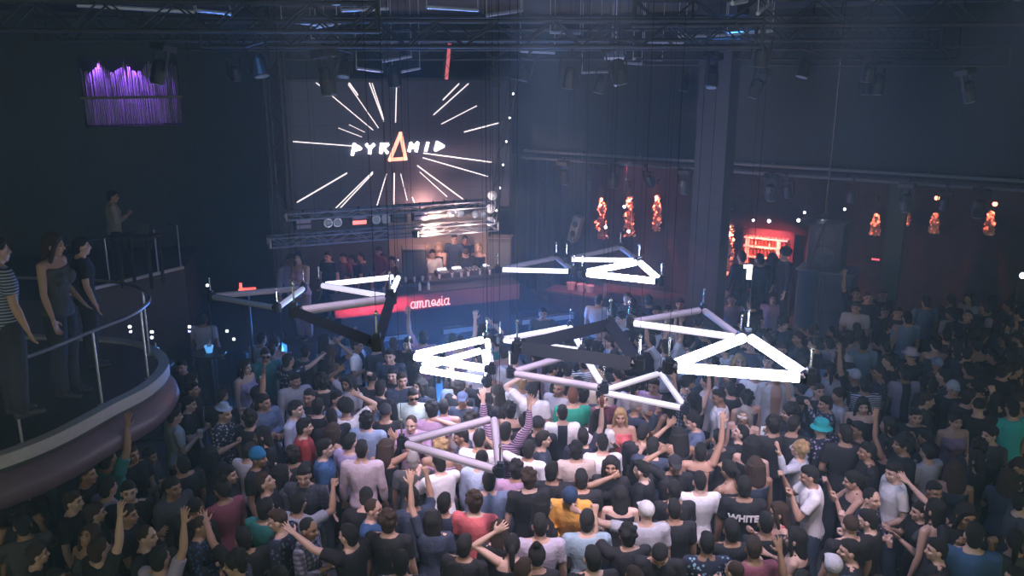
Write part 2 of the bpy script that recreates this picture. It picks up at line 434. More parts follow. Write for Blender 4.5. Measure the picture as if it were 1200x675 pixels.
def get_hair(kind):
    if kind in HAIR: return HAIR[kind]
    mb = MB(); vox = 0.009; wr = 0.006; nm = 'hair'; m = M_HAIR
    def cap(g=0.0): mb.ell((0, -0.022, 0.040), (0.082+g, 0.094+g, 0.096+g))
    if kind == 'short': cap(); mb.ell((0, 0.012, 0.085), (0.066, 0.072, 0.050)); mb.ell((0, -0.055, -0.02), (0.070, 0.052, 0.078))
    elif kind == 'fade': mb.ell((0, -0.020, 0.040), (0.079, 0.091, 0.092)); mb.ell((0, -0.052, -0.012), (0.062, 0.048, 0.065)); mb.ell((0, 0.02, 0.095), (0.062, 0.065, 0.04)); wr = 0.004
    elif kind == 'buzz': mb.ell((0, -0.016, 0.034), (0.0785, 0.091, 0.092)); wr = 0.001
    elif kind == 'curly':
        cap(0.012); mb.ell((0, -0.055, -0.03), (0.072, 0.052, 0.075)); r = random.Random(3)
        for i in range(46):
            t = r.uniform(0, 6.28); e = r.uniform(-0.2, 1.5)
            mb.ell((0.088*math.cos(e)*math.cos(t), -0.03+0.098*math.cos(e)*math.sin(t)*(1 if math.sin(t) < 0 else 0.75), 0.05+0.095*math.sin(e)), (0.026,0.026,0.024), nu=8, nv=6)
    elif kind == 'afro':
        mb.ell((0, -0.03, 0.065), (0.125, 0.122, 0.118)); wr = 0.016
    elif kind in ('long', 'tail', 'bun', 'wavy'):
        cap(0.006); mb.ell((0, 0.005, 0.085), (0.068, 0.076, 0.052))
        if kind in ('long', 'wavy'):
            w = 0.0 if kind == 'long' else 0.02
            mb.loft([(Vector((0,-0.035,0.06)), Vector((0.088+w,0,0)), Vector((0,0.072+w,0))), (Vector((0,-0.052,-0.05)), Vector((0.094+w,0,0)), Vector((0,0.062+w,0))),
                     (Vector((0,-0.078,-0.16)), Vector((0.092+w,0,0)), Vector((0,0.046+w,0))), (Vector((0,-0.095,-0.29)), Vector((0.065,0,0)), Vector((0,0.026,0)))], 16)
            for sx in (-1, 1): mb.chain([(sx*0.062, 0.04, 0.07), (sx*0.083, 0.025, -0.02), (sx*0.088, 0.0, -0.15)], [0.022, 0.024+w*0.5, 0.020], 8)
        if kind == 'tail':
            mb.ell((0, -0.05, -0.01), (0.068, 0.056, 0.06)); mb.chain([(0,-0.11,0.05), (0,-0.155,0.02), (0,-0.155,-0.12), (0,-0.14,-0.2)], [0.03,0.034,0.03,0.012], 10)
        if kind == 'bun':
            mb.ell((0, -0.05, -0.01), (0.068, 0.056, 0.06)); mb.ell((0, -0.055, 0.158), (0.042, 0.042, 0.038))
        wr = 0.008
    elif kind == 'cap':
        nm = 'cap'; wr = 0.0
        mb.ell((0, -0.012, 0.045), (0.086, 0.103, 0.090))
        mb.loft([(Vector((0,0.06,0.052)), Vector((0.074,0,0)), Vector((0,0.01,0.007))), (Vector((0,0.11,0.048)), Vector((0.068,0,0)), Vector((0,0.01,0.007))), (Vector((0,0.158,0.036)), Vector((0.045,0,0)), Vector((0,0.006,0.006)))], 14)
        mb.ell((0, -0.012, 0.136), (0.010, 0.010, 0.006), nu=8, nv=6)
    elif kind == 'bucket':
        nm = 'bucket_hat'; wr = 0.002
        mb.loft([(Vector((0,-0.008,0.022)), Vector((0.142,0,0)), Vector((0,0.155,0))), (Vector((0,-0.008,0.032)), Vector((0.138,0,0)), Vector((0,0.150,0))), (Vector((0,-0.008,0.062)), Vector((0.094,0,0)), Vector((0,0.110,0))),
                 (Vector((0,-0.008,0.125)), Vector((0.086,0,0)), Vector((0,0.100,0))), (Vector((0,-0.008,0.145)), Vector((0.070,0,0)), Vector((0,0.082,0)))], 20)
    elif kind == 'beanie':
        nm = 'beanie'; wr = 0.003
        mb.ell((0, -0.016, 0.052), (0.088, 0.101, 0.105)); mb.loft([(Vector((0,-0.012,0.03)), Vector((0.091,0,0)), Vector((0,0.105,0))), (Vector((0,-0.014,0.065)), Vector((0.092,0,0)), Vector((0,0.106,0)))], 20)
    elif kind == 'bowler':
        nm = 'sun_hat'; wr = 0.0
        mb.loft([(Vector((0,-0.005,0.045)), Vector((0.15,0,0)), Vector((0,0.165,0))), (Vector((0,-0.005,0.055)), Vector((0.15,0,0)), Vector((0,0.165,0))), (Vector((0,-0.005,0.06)), Vector((0.088,0,0)), Vector((0,0.104,0))), (Vector((0,-0.005,0.14)), Vector((0.075,0,0)), Vector((0,0.088,0))), (Vector((0,-0.005,0.158)), Vector((0.05,0,0)), Vector((0,0.06,0)))], 20)
    elif kind == 'party':
        nm = 'party_hat'; wr = 0.0
        mb.loft([(Vector((0,-0.005,0.070)), Vector((0.10,0,0)), Vector((0,0.115,0))), (Vector((0,-0.005,0.082)), Vector((0.10,0,0)), Vector((0,0.115,0))), (Vector((0,-0.005,0.09)), Vector((0.062,0,0)), Vector((0,0.074,0))), (Vector((0.0,-0.005,0.16)), Vector((0.05,0,0)), Vector((0,0.06,0))), (Vector((0,-0.005,0.17)), Vector((0.03,0,0)), Vector((0,0.04,0)))], 16)
    me = remesh(mb, nm, vox, 1, m, wrinkle=wr); HAIR[kind] = me; return me
def _glasses():
    mb = MB()
    for sx in (-1, 1):
        mb.box((sx*0.034, 0.098, 0.012), (0.052, 0.008, 0.034), bevel=0.003)
        mb.tube((sx*0.062, 0.094, 0.016), (sx*0.082, 0.0, 0.012), 0.003, n=6)
    mb.tube((-0.01, 0.1, 0.018), (0.01, 0.1, 0.018), 0.003, n=6)
    return mb
G_DARK = _glasses().mesh('sunglasses', M_BLACKGLASS); G_WHITE = _glasses().mesh('sunglasses', M_WHITEPL)
SKINS = [(0.54,0.35,0.28), (0.48,0.30,0.23), (0.58,0.39,0.32), (0.42,0.25,0.18), (0.32,0.19,0.13)]
HAIRC = {'k': (0.007,0.007,0.008), 'n': (0.045,0.025,0.016), 'r': (0.16,0.06,0.03), 'b': (0.45,0.30,0.14), 'g': (0.3,0.28,0.27)}
NPERSON = [0]
def make_person(head, yaw, pose, top, color, hair, label, s=None, skin=None, feet=None, group=None, trouser=(0.03,0.035,0.05), shoes=False, r=rng):
    """head: world point of the head centre (or feet z given)"""
    mir = pose.endswith('*'); p = pose.rstrip('*')
    fem = hair.split(':')[0] in ('long', 'wavy', 'tail', 'bun')
    B = get_body(p, mir, fem); HM = B['head']; hc = HM.translation
    z0 = feet or 0.0
    if s is None: s = (head.z - z0)/hc.z
    rot = Matrix.Rotation(R(yaw), 4, 'Z'); off = rot @ Vector((hc.x*s, hc.y*s, 0))
    base = Vector((head.x-off.x, head.y-off.y, z0))
    sk = skin or r.choice(SKINS)
    o = obj('person', B['mesh'], color=sk); o.location = base; o.rotation_euler = (0, 0, R(yaw)); o.scale = (s, s, s)
    tag(o, label, 'person', group)
    NPERSON[0] += 1
    # top
    tk, _, cloth = top.partition(':'); cloth = cloth or 'plain'
    if tk == 'openshirt':
        t = obj('open_shirt', open_shirt(), parent=o, color=color)
    elif tk != 'bare':
        nm = {'tee': 't_shirt', 'shirt': 'shirt', 'long': 'shirt', 'tank': 'tank_top', 'hood': 'hooded_top'}[tk]
        t = obj(nm, get_top(p, mir, fem, 'long' if tk == 'shirt' and False else tk, cloth), parent=o, color=color)
    obj('trousers', get_trousers(fem), parent=o, color=trouser)
    if shoes:
        for sx in (-1, 1):
            q = obj('shoe', get_shoes(), parent=o, loc=(sx*0.1, 0, 0))
    hk, _, hcx = hair.partition(':')
    if hk != 'bald':
        if hk in ('cap', 'bucket', 'beanie', 'bowler', 'party', 'capback'):
            h = obj('hair', get_hair('buzz'), parent=o, color=HAIRC['n']); h.matrix_local = HM
            nm = {'cap': 'cap', 'bucket': 'bucket_hat', 'beanie': 'beanie', 'bowler': 'sun_hat', 'party': 'party_hat', 'capback': 'cap'}[hk]
            h = obj(nm, get_hair('cap' if hk == 'capback' else hk), parent=o, color=eval(hcx))
            h.matrix_local = HM @ (Matrix.Rotation(math.pi, 4, 'Z') if hk == 'capback' else Matrix())
        else:
            h = obj('hair', get_hair(hk), parent=o, color=HAIRC[hcx or 'k']); h.matrix_local = HM
    return o, B
_os = []
def open_shirt():
    if _os: return _os[0]
    S = get_body('relax', False, False)['S']; mb = MB()
    # two front flaps, a back and long sleeves
    n = 20; rings = []
    for z, rx, ry in ((0.80,0.20,0.155), (0.95,0.188,0.146), (1.10,0.176,0.128), (1.25,0.19,0.14), (1.37,0.20,0.13), (1.44,0.16,0.10), (1.475,0.10,0.078)):
        inner = []; outer = []
        for k in range(n+1):
            t = R(115) + R(310)*k/n
            outer.append(Vector((rx*math.cos(t), ry*math.sin(t), z))); inner.append(Vector(((rx-0.018)*math.cos(t), (ry-0.018)*math.sin(t), z)))
        rings.append(outer + inner[::-1])
    m = len(rings[0]); vs = [v for r_ in rings for v in r_]; fs = []
    for i in range(len(rings)-1):
        for k in range(m): fs.append((i*m+k, i*m+(k+1) % m, (i+1)*m+(k+1) % m, (i+1)*m+k))
    fs += [tuple(reversed(range(m))), tuple((len(rings)-1)*m+k for k in range(m))]
    mb.add(vs, fs)
    for sgn, sh, u, f, el, wr, hk in S['arms']:
        mb.chain([(sgn*0.10, -0.02, 1.42), sh], [0.055, 0.068], 12); mb.chain([sh, sh+u*0.14, el], [0.070, 0.063, 0.053], 12); mb.chain([el, wr-f*0.03], [0.054, 0.042], 12)
    mb.xf(S['lean'])
    _os.append(remesh(mb, 'open_shirt', 0.009, 1, M_CLOTH['plain'], wrinkle=0.008)); return _os[0]
# ------------------------------------------------------------------ crowd, one row per person one can make out
W=(0.84,0.82,0.86); GW=(0.50,0.50,0.56); K=(0.011,0.012,0.018); N=(0.035,0.05,0.09); DG=(0.07,0.075,0.085); LB=(0.30,0.40,0.58); LI=(0.42,0.36,0.58)
TE=(0.03,0.22,0.22); GR=(0.02,0.33,0.22); RD=(0.45,0.05,0.05); CO=(0.65,0.14,0.16); MV=(0.42,0.27,0.42); BE=(0.55,0.46,0.42); MR=(0.25,0.07,0.11); YE=(0.70,0.36,0.07); TQ=(0.03,0.50,0.55); DN=(0.13,0.18,0.30); BL=(0.05,0.13,0.30)
# x, y of the head, facing (0 away from camera, 90 left, -90 right, 180 to camera), pose, top, colour, hair, label
P = [
(287,431,-110,'idle','tank',LI,'long:k','person in lilac sleeveless top facing right near the dark left side'),
(311,417,-150,'hold','tee',TE,'short:k','person in dark teal t-shirt and sunglasses with bent arm, behind the lilac top'),
(238,374,0,'idle','tee',GW,'short:k','person in pale grey t-shirt standing far left among the blue table lights'),
(213,430,160,'relax','tee',K,'short:k',None),
(225,457,-90,'idle','tee',K,'short:k',None),
(303,462,-70,'up1','tee',K,'short:k','person in black with one arm up beside the lilac top'),
(346,446,-150,'relax','shirt',GW,'short:k','person in pale shirt facing forward below the raised patterned sleeve'),
(338,423,-40,'point','tee:floral',GW,'short:k','person in white patterned t-shirt stretching one arm up to the right'),
(388,413,-20,'crown','tee',K,'long:n','person in black top with a hand on the head, below the dark light bar'),
(419,405,-100,'hold','tee:panel',W,'short:k','person in white t-shirt with dark middle panel facing right, below the dark light bar'),
(457,418,170,'idle','long',N,'short:k','person in dark jacket facing the camera left of the brightest left triangle'),
(461,404,10,'idle','tee',W,'short:n','person in white t-shirt left of the bright left triangles'),
(408,449,150,'crown','tee',GW,'wavy:k','person in pale top looking down with a hand on the face'),
(436,444,10,'idle','tee',K,'buzz:k','person in black t-shirt seen from behind, under the left triangle lights'),
(460,440,170,'fist','tee',K,'short:k','person in black with raised fist just left of the bright triangles'),
(471,446,-160,'idle','tee',N,'short:n',None),
(496,396,0,'up1*','tee',MV,'short:k','person raising one thin arm before the stage, above the bright left triangle'),
(478,404,170,'idle','tee',K,'short:k',None),
(539,402,0,'up1','tee',MV,'short:k','person raising a wristbanded arm above the bright left triangles'),
(530,399,10,'idle','tee',K,'short:k',None),
(566,388,-20,'crown','tank',K,'long:n','person curling an arm over the head before the stage'),
(492,453,130,'idle','tee',N,'wavy:k','person in dark top looking down left under the bright triangles'),
(484,465,178,'relax','tee',(0.6,0.75,0.7),'short:k','person in pale green-white t-shirt and sunglasses facing the camera'),
(536,447,0,'idle','tee',LB,'short:k',None),
(590,413,10,'idle','tee',(0.6,0.3,0.25),'short:n','person in salmon t-shirt seen from behind, right of the bright left triangles'),
(571,447,10,'wave*','tee',K,'fade:k','person in black t-shirt seen from behind just under the bright left triangle'),
(611,449,0,'idle','tee',W,'fade:b','person in white t-shirt with fair cropped top seen from behind'),
(625,458,-20,'crown*','tee',W,'short:k','person in white t-shirt with forearm across the head holding a white can'),
(602,419,0,'idle','tee',GW,'short:k',None),
(620,421,170,'idle','tee',MV,'short:n',None),
(636,368,180,'idle','tee',DG,'short:k','lone person facing the camera in front of the stage wall'),
(703,391,170,'idle','tee',K,'short:n',None),
(698,408,0,'idle','tee',GW,'short:k','person in pale grey t-shirt inside the dark triangle light'),
(713,401,90,'idle','tee',LB,'short:n',None),
(720,418,0,'idle','tee',K,'short:k',None),
(735,417,180,'idle','tee',K,'short:n',None),
(665,433,0,'idle','tee',K,'short:k','person in black seen from behind between the two crossing centre triangles'),
(684,425,20,'idle','tee:stripe',W,'short:k','person in white wavy-striped t-shirt between the centre triangles'),
(701,443,40,'down','tee',(0.75,0.68,0.55),'short:b','person in cream t-shirt bending forward at the centre light joint'),
(655,455,150,'idle','tee',GW,'short:g','person in light grey t-shirt under the centre light bar'),
(671,465,0,'idle','tee',GR,'fade:r','person in green t-shirt seen from behind'),
(684,463,-20,'idle','tee',N,'curly:k','person in dark top beside the green t-shirt'),
(659,485,0,'idle','tee:panel',W,'fade:k','person in white t-shirt with a black stripe down the back'),
(630,498,10,'idle','long',K,'cap:(0.02,0.02,0.03)','person in black jacket with white print and cap, seen from behind'),
(614,495,20,'idle','tee',K,'bun:k','person in black top left of the black cap and jacket'),
(701,491,-10,'hold','tee',W,'wavy:k','person in white t-shirt seen from behind, right of the striped back'),
(706,520,0,'idle','tee',W,'fade:k','person in white t-shirt seen from behind with very short collar, lower centre'),
(727,489,175,'clap','tank',CO,'long:b','person in pink top facing the camera with hands together'),
(706,468,-160,'idle','tee',MR,'short:n','person in maroon t-shirt behind the pink top'),
(683,512,0,'up1','tee:floral',K,'short:k','person in black patterned top holding up a bottle'),
(593,506,-20,'up2','long:stripe',MV,'short:k','person in striped sleeves with both arms up behind the low triangle corner'),
(598,481,0,'idle','tank',K,'curly:k','person in black top right of the low triangle corner'),
(506,480,10,'idle','tee',MV,'curly:k','person in mauve t-shirt seen from behind'),
(520,478,0,'idle','tank',GW,'fade:k','person in pale sleeveless top beside the mauve t-shirt'),
(542,469,180,'idle','tee',N,'cap:(0.06,0.08,0.16)','person in dark top with navy cap in the haze under the bright triangle'),
(569,483,20,'side*','tank',K,'tail:k','person in black top seen from behind with forearm out, above the low triangle'),
(482,497,170,'pray','tee',MV,'buzz:n','person in mauve top hiding the face behind both hands'),
(452,483,0,'idle','tee',K,'cap:(0.02,0.02,0.03)','person in black t-shirt and black cap seen from behind'),
(562,515,-10,'idle','tee',W,'fade:k','person in white t-shirt seen from behind under the low triangle top bar'),
(540,512,80,'relax','tee',N,'short:k','person in navy t-shirt facing left under the low triangle top bar'),
(517,524,0,'idle','tank',MV,'curly:b','person in mauve top between the bars of the low triangle'),
(452,525,-20,'crown','tank',K,'wavy:n','person in black top with a hand on the crown, left of the low triangle'),
(434,477,-110,'idle','tee',N,'bald','person in navy t-shirt with shaven head facing right'),
(405,479,20,'crown','tee',W,'afro:k','person in white t-shirt with a raised bent arm behind the blue shirt'),
(395,468,-120,'idle','shirt',LB,'short:k','person in light blue shirt facing right behind the raised bent arm'),
(347,480,-100,'idle','shirt',(0.5,0.55,0.75),'short:k','person in pale blue shirt facing right beside the red t-shirt'),
(357,501,-70,'idle','tee',RD,'short:k','person in red t-shirt'),
(391,506,-50,'idle','tank:floral',K,'wavy:n','person in dark patterned top right of the red t-shirt'),
(381,526,-80,'idle','tee',BL,'short:k','person in dark blue t-shirt left of the pinkish grey shirt'),
(411,519,-30,'idle','tee',LI,'fade:k','person in lilac t-shirt behind the pinkish grey shirt'),
(424,528,0,'idle','shirt',(0.58,0.48,0.55),'fade:k','person in large pinkish grey shirt seen from behind'),
(431,493,-10,'idle','shirt',LB,'curly:k','person in light blue denim shirt seen from behind'),
(373,477,-10,'idle','tee',K,'short:k',None),
(362,466,170,'idle','tee',K,'short:k',None),
(388,489,30,'idle','tee',K,'short:k',None),
(205,488,-50,'hold','tee',(0.55,0.60,0.66),'short:k','person in large white t-shirt with bent arm at the left edge of the crowd'),
(263,485,-100,'hold','tee:floral',GW,'party:(0.45,0.55,0.75)','person in pale top and small white hat facing right'),
(309,472,-130,'cross','shirt',DN,'short:k','person in denim shirt with folded arms facing right'),
(303,537,-100,'idle','tee',K,'beanie:(0.01,0.20,0.42)','person in black with bright blue beanie'),
(222,474,-80,'hold','tee',K,'short:k',None),
(268,557,-95,'idle','tee',K,'short:k','person in black facing right above the reaching bare arm'),
(203,572,-120,'idle','hood',DG,'short:k','person in dark hooded top at the left of the crowd'),
(311,566,-90,'sky','tee',K,'short:n','person in black looking up, face lit pink'),
(331,556,-60,'idle','tee',DG,'wavy:k',None),
(285,632,30,'point*','tee',K,'short:k','person in black reaching a bare arm up to the left'),
(237,617,-90,'hold','shirt:floral',BL,'buzz:n','person in blue patterned shirt near the bottom left'),
(312,597,-20,'clap','tee',TE,'short:k','person in teal t-shirt at the lower left'),
(356,558,170,'relax','shirt:plaid',DG,'short:k','person in dark checked shirt facing the camera left of the pinkish grey shirt'),
(350,590,-20,'fist','tee',(0.5,0.5,0.6),'short:k','person in light grey t-shirt with raised forearm'),
(362,620,-100,'hold','shirt:plaid',(0.3,0.3,0.42),'buzz:k','person in blue and white checked shirt facing right near the bottom'),
(408,628,60,'point*','tee',K,'short:k','person in black reaching up left with a bare arm by the checked shirt'),
(438,597,-100,'idle','tee',BL,'buzz:n','person in blue t-shirt in front of the pinkish grey shirt'),
(456,611,-10,'idle','tee',K,'curly:n',None),
(429,584,0,'down','tee',K,'short:k',None),
(514,543,30,'pray','tee',W,'short:k','person in white t-shirt with both fists raised before the face, behind the low bar'),
(565,538,-10,'idle','shirt',(0.45,0.55,0.75),'buzz:k','person in pale blue shirt seen from behind under the low triangle'),
(573,564,0,'idle','shirt',DN,'short:k','person in dark denim shirt seen from behind'),
(605,550,0,'idle','tee',MV,'curly:k','person in mauve top seen from behind right of the low triangle tip'),
(521,590,-20,'idle','tee',N,'short:k','person in navy top below the white t-shirt with raised fists'),
(557,588,-10,'idle','tee',CO,'curly:n','person in coral t-shirt seen from behind'),
(483,583,20,'fist','tee',N,'short:k','person in navy t-shirt raising a fist left of the coral t-shirt'),
(484,540,0,'idle','tee',DG,'short:g','person in dark grey top left of the low triangle'),
(620,527,-30,'side*','tee',W,'short:k','person in white t-shirt with bent arm and fist right of the low triangle tip'),
(647,553,-10,'side','tee',K,'short:k','person in black t-shirt holding a fist out to the right'),
(675,528,0,'idle','tee',BE,'curly:k','person in beige t-shirt seen from behind'),
(716,547,170,'idle','tee',K,'wavy:k','person in black top facing the camera beside the beige t-shirt'),
(681,562,0,'idle','tee',K,'short:k',None),
(668,583,175,'down','long',YE,'beanie:(0.02,0.05,0.12)','person in yellow jacket and dark beanie'),
(619,561,10,'idle','tee',K,'curly:n',None),
(637,592,-80,'idle','tee',K,'wavy:k',None),
(735,627,10,'fist*','tee',K,'curly:k','person in black seen from behind with raised fist, bottom centre'),
(757,600,0,'side*','tee',GW,'cap:(0.75,0.73,0.75)','person in pale top and white cap'),
(633,617,0,'idle','tee',(0.48,0.44,0.56),'fade:k','person in grey-lilac t-shirt seen from behind, bottom centre'),
(688,611,0,'hold','tee',(0.30,0.42,0.52),'short:k','person in light denim t-shirt seen from behind, bottom centre'),
(629,652,0,'idle','tee',K,'bun:k','person in black top seen from behind in front of the grey-lilac t-shirt'),
(694,655,10,'idle','tee',K,'short:k','person in black in front of the light denim t-shirt'),
(773,651,170,'down','tee',K,'short:k','person in black looking down at the bottom, right of the raised fist'),
(790,598,0,'idle','tee',K,'fade:k','person in black t-shirt seen from behind beside the white cap'),
(820,565,0,'idle','tee',W,'fade:k','person in white t-shirt seen from behind left of the lettered back'),
(791,545,180,'crown','tee',K,'cap:(0.02,0.02,0.03)','person in black t-shirt and black cap with bare arms overhead'),
(854,552,30,'pray','tank',K,'tail:k','person in black strappy top with hands up left of the lettered back'),
(872,571,-10,'idle','tee',K,'short:k','person in black t-shirt with white lettering across the back'),
(885,547,10,'idle','tank',N,'wavy:n','person in dark top behind the lettered back'),
(828,638,0,'idle','shirt:floral',(0.25,0.45,0.6),'fade:k','person in navy shirt with pale blue flowers, seen from behind'),
(857,622,0,'idle','tee',K,'short:k',None),
(897,614,0,'idle','tee',K,'fade:k','person in black t-shirt seen from behind below the lettering'),
(912,601,90,'hold','tank',CO,'long:n','person in pink strappy top facing left'),
(936,527,60,'wave*','shirt',(0.55,0.58,0.68),'curly:b','person in pale shirt and white sunglasses with one arm up'),
(948,558,80,'pray','tee',W,'short:k','person in white t-shirt facing left with hands by the face'),
(962,503,20,'idle','hood:floral',LI,'bucket:(0.02,0.50,0.52)','person in turquoise bucket hat and patterned hooded top'),
(999,564,80,'pray','tank',K,'tail:k','person in black top facing left with a hand at the mouth, right side'),
(925,484,100,'hold','tee',K,'curly:k','person in black t-shirt looking down left under the brightest tube'),
(911,441,175,'relax','openshirt',(0.58,0.60,0.66),'short:k','bare-chested person in open pale shirt behind the brightest tube'),
(887,439,160,'idle','shirt',W,'short:k','person in white shirt behind the brightest tube, left of the open shirt'),
(872,487,150,'idle','tank',N,'wavy:g','person in white-framed sunglasses facing the camera'),
(867,508,80,'sky','tee',K,'short:k','person in black t-shirt looking up left in front of the white sunglasses'),
(874,467,20,'idle','tank',N,'curly:k',None),
(842,466,80,'relax','tee',W,'fade:k','person in white t-shirt facing left under the brightest tube'),
(812,495,85,'pray','tee',DN,'short:k','person in dark denim top facing left with a hand at the mouth'),
(745,477,-80,'wave','long',N,'buzz:g','person in navy jacket facing right with one open hand raised'),
(752,450,-20,'idle','tee',W,'short:k','person in white t-shirt between the bars of the right small triangle'),
(766,453,150,'idle','tee',MV,'short:n',None),
(813,468,20,'up2','tank',K,'wavy:k','person in black top with both arms up right of the small triangle'),
(795,512,20,'crown*','tank',K,'wavy:k','person in black top with bare shoulder and bent arm below the small triangle'),
(821,530,-10,'up1','tank',K,'short:k','person in black raising an open hand left of the black shirt looking up'),
(765,524,-20,'pray','long',N,'short:k','person in navy sleeves holding up both hands, below the open-hand jacket'),
(967,474,90,'fist*','shirt:floral',LB,'short:k','person in pale blue patterned shirt with arm up above the turquoise hat'),
(960,459,170,'wave','tee',K,'short:n','person in black waving an open hand at the right end of the brightest tube'),
(1001,441,20,'up1*','tee',K,'cap:(0.55,0.62,0.75)','person in black with a pale cap, one fist up, right of the lights'),
(1013,451,-10,'idle','tee:stripe',(0.62,0.64,0.78),'short:k','person in white t-shirt with stripes on the back, right of the lights'),
(1030,438,80,'idle','tee:floral',DG,'short:k',None),
(1011,476,150,'relax','tank',K,'long:k','person in black top facing the camera below the striped white back'),
(1011,403,0,'idle','tee',(0.25,0.40,0.62),'short:k','person in sky blue t-shirt seen from behind, right of the lights'),
(1067,417,20,'idle','tee',K,'bowler:(0.60,0.55,0.75)','person in black with a white brimmed hat in the dark right crowd'),
(1060,438,0,'idle','tee:panel',LI,'short:k','person in lilac jacket with dark middle, below the white brimmed hat'),
(1098,427,10,'idle','tee',K,'cap:(0.25,0.35,0.60)','person in dark top with pale blue cap, right of the white brimmed hat'),
(1117,456,170,'idle','tee',K,'cap:(0.55,0.65,0.80)','person with a white-peaked cap facing the camera in the dark right crowd'),
(1085,354,0,'idle','tee',(0.14,0.25,0.45),'short:k','person in blue t-shirt far back in the right crowd'),
(1063,373,0,'idle','tee',(0.25,0.38,0.60),'short:k','person in light blue t-shirt far back in the right crowd'),
(1120,494,180,'idle','tank',MV,'tail:k','person in strappy top facing the camera in the dark right crowd'),
(1073,489,170,'idle','tee',K,'short:k',None),
(1186,479,0,'idle','tee',TQ,'short:k','person in turquoise t-shirt at the far right edge'),
(1057,521,90,'idle','long',K,'curly:k','person in black jacket facing left, behind the white t-shirt, right side'),
(1047,554,90,'relax','tee',W,'short:k','person in white t-shirt facing left in the dark right crowd'),
(1095,598,30,'point','tank',DG,'long:k','person in grey top raising a bent arm at the lower right'),
(1077,600,90,'clap','tee',K,'short:k',None),
(1097,645,80,'idle','tee',K,'short:k',None),
(1132,605,180,'pray','tee',K,'long:k',None),
(1141,628,-20,'idle','tee',BL,'short:k','person in blue t-shirt at the lower right'),
(996,616,10,'idle','tee',K,'buzz:n','person in black with cropped crown behind the waving hand'),
(1016,610,60,'pray','tee',K,'short:k',None),
(995,646,80,'idle','tee',K,'short:k',None),
(932,632,60,'clap','tank',K,'long:k','person in black top gesturing with both hands at the bottom'),
(976,664,10,'wave*','tee',BL,'cap:(0.65,0.65,0.75)','person in white cap raising an open hand at the bottom edge'),
(790,575,0,'idle','tee',K,'short:k',None),
(585,622,0,'idle','tee',K,'long:n','person in black top with long loose hair down the back, bottom centre'),
(507,610,0,'up1*','tee',N,'long:k',None),
(470,660,0,'idle','tee:floral',GW,'short:k','person in speckled pale top at the bottom'),
(600,640,0,'crown*','tank',K,'tail:k',None),
(545,640,-20,'idle','tee',K,'short:k',None),
(735,350,150,'idle','tee',K,'short:n',None),(760,352,0,'idle','tee',N,'short:k',None),(797,357,160,'idle','tee',K,'short:n',None),
(770,366,170,'idle','tee',GW,'short:k',None),(858,352,160,'idle','tee',MV,'short:n',None),(880,356,20,'idle','tee',K,'short:k',None),
(905,350,170,'idle','tee',MV,'long:n',None),(890,377,170,'idle','tee',K,'short:n',None),(935,397,90,'idle','tee',K,'short:n',None),
(954,387,-20,'clap','tee',K,'short:k',None),(975,390,60,'point*','tee',K,'short:k',None),(916,411,160,'idle','tee',K,'short:n',None),
(900,424,150,'idle','tee',MV,'short:n',None),(866,424,180,'idle','tank',MV,'wavy:b',None),(880,405,150,'idle','tee',N,'short:n',None),
(952,425,0,'idle','tee',LB,'short:n',None),(763,402,0,'up1','tee',K,'short:k','person raising a pink-lit arm left of the brightest triangle'),
(780,407,20,'up2','tee',GW,'short:k','person in pale top with both hands up at the brightest triangle corner'),
(805,400,-20,'up1*','tank',K,'tail:k','person pointing up inside the brightest triangle'),
(1003,345,160,'up1','tee',K,'short:n','person in black with one arm up far back on the right beside the dark cabinet'),(1017,349,170,'idle','tee',K,'short:n',None),(1035,346,160,'point','tee',K,'short:n',None),
(1003,361,150,'hold','tee',GW,'short:n',None),(1037,366,170,'idle','tee',K,'short:n',None),(1052,367,160,'clap','tee',K,'short:n',None),
(1045,524,0,'up1*','tank',K,'long:k',None),(1016,530,80,'idle','tee',K,'short:k',None),
(126,538,-20,'up1','tee',TE,'short:k','person in dark green t-shirt with raised forearm below the curved balcony'),
(127,572,-30,'idle','tee',LI,'short:k','person in dusky lilac t-shirt below the curved balcony'),
(151,577,-150,'idle','tee',K,'short:k',None),(154,533,-120,'idle','tee',K,'short:n',None),(176,535,-90,'hold','tee:stripe',DG,'short:k','person in dark striped t-shirt right of the dark green t-shirt'),
(102,556,-90,'idle','tee',K,'short:n',None),(86,588,-90,'idle','tee',K,'short:n',None),(112,602,-60,'idle','tee',K,'short:n',None),(150,604,-90,'clap','tee',K,'short:n',None),
(172,629,-90,'idle','tee',K,'buzz:n',None),(117,645,-30,'up1','tee',K,'short:n',None),(44,650,-60,'idle','tee',K,'short:n',None),(188,655,-20,'up1','tee',LI,'short:k',None),
]
GLASSES = {(484,465):'d', (311,417):'d', (872,487):'w', (936,527):'w'}
INFO = []
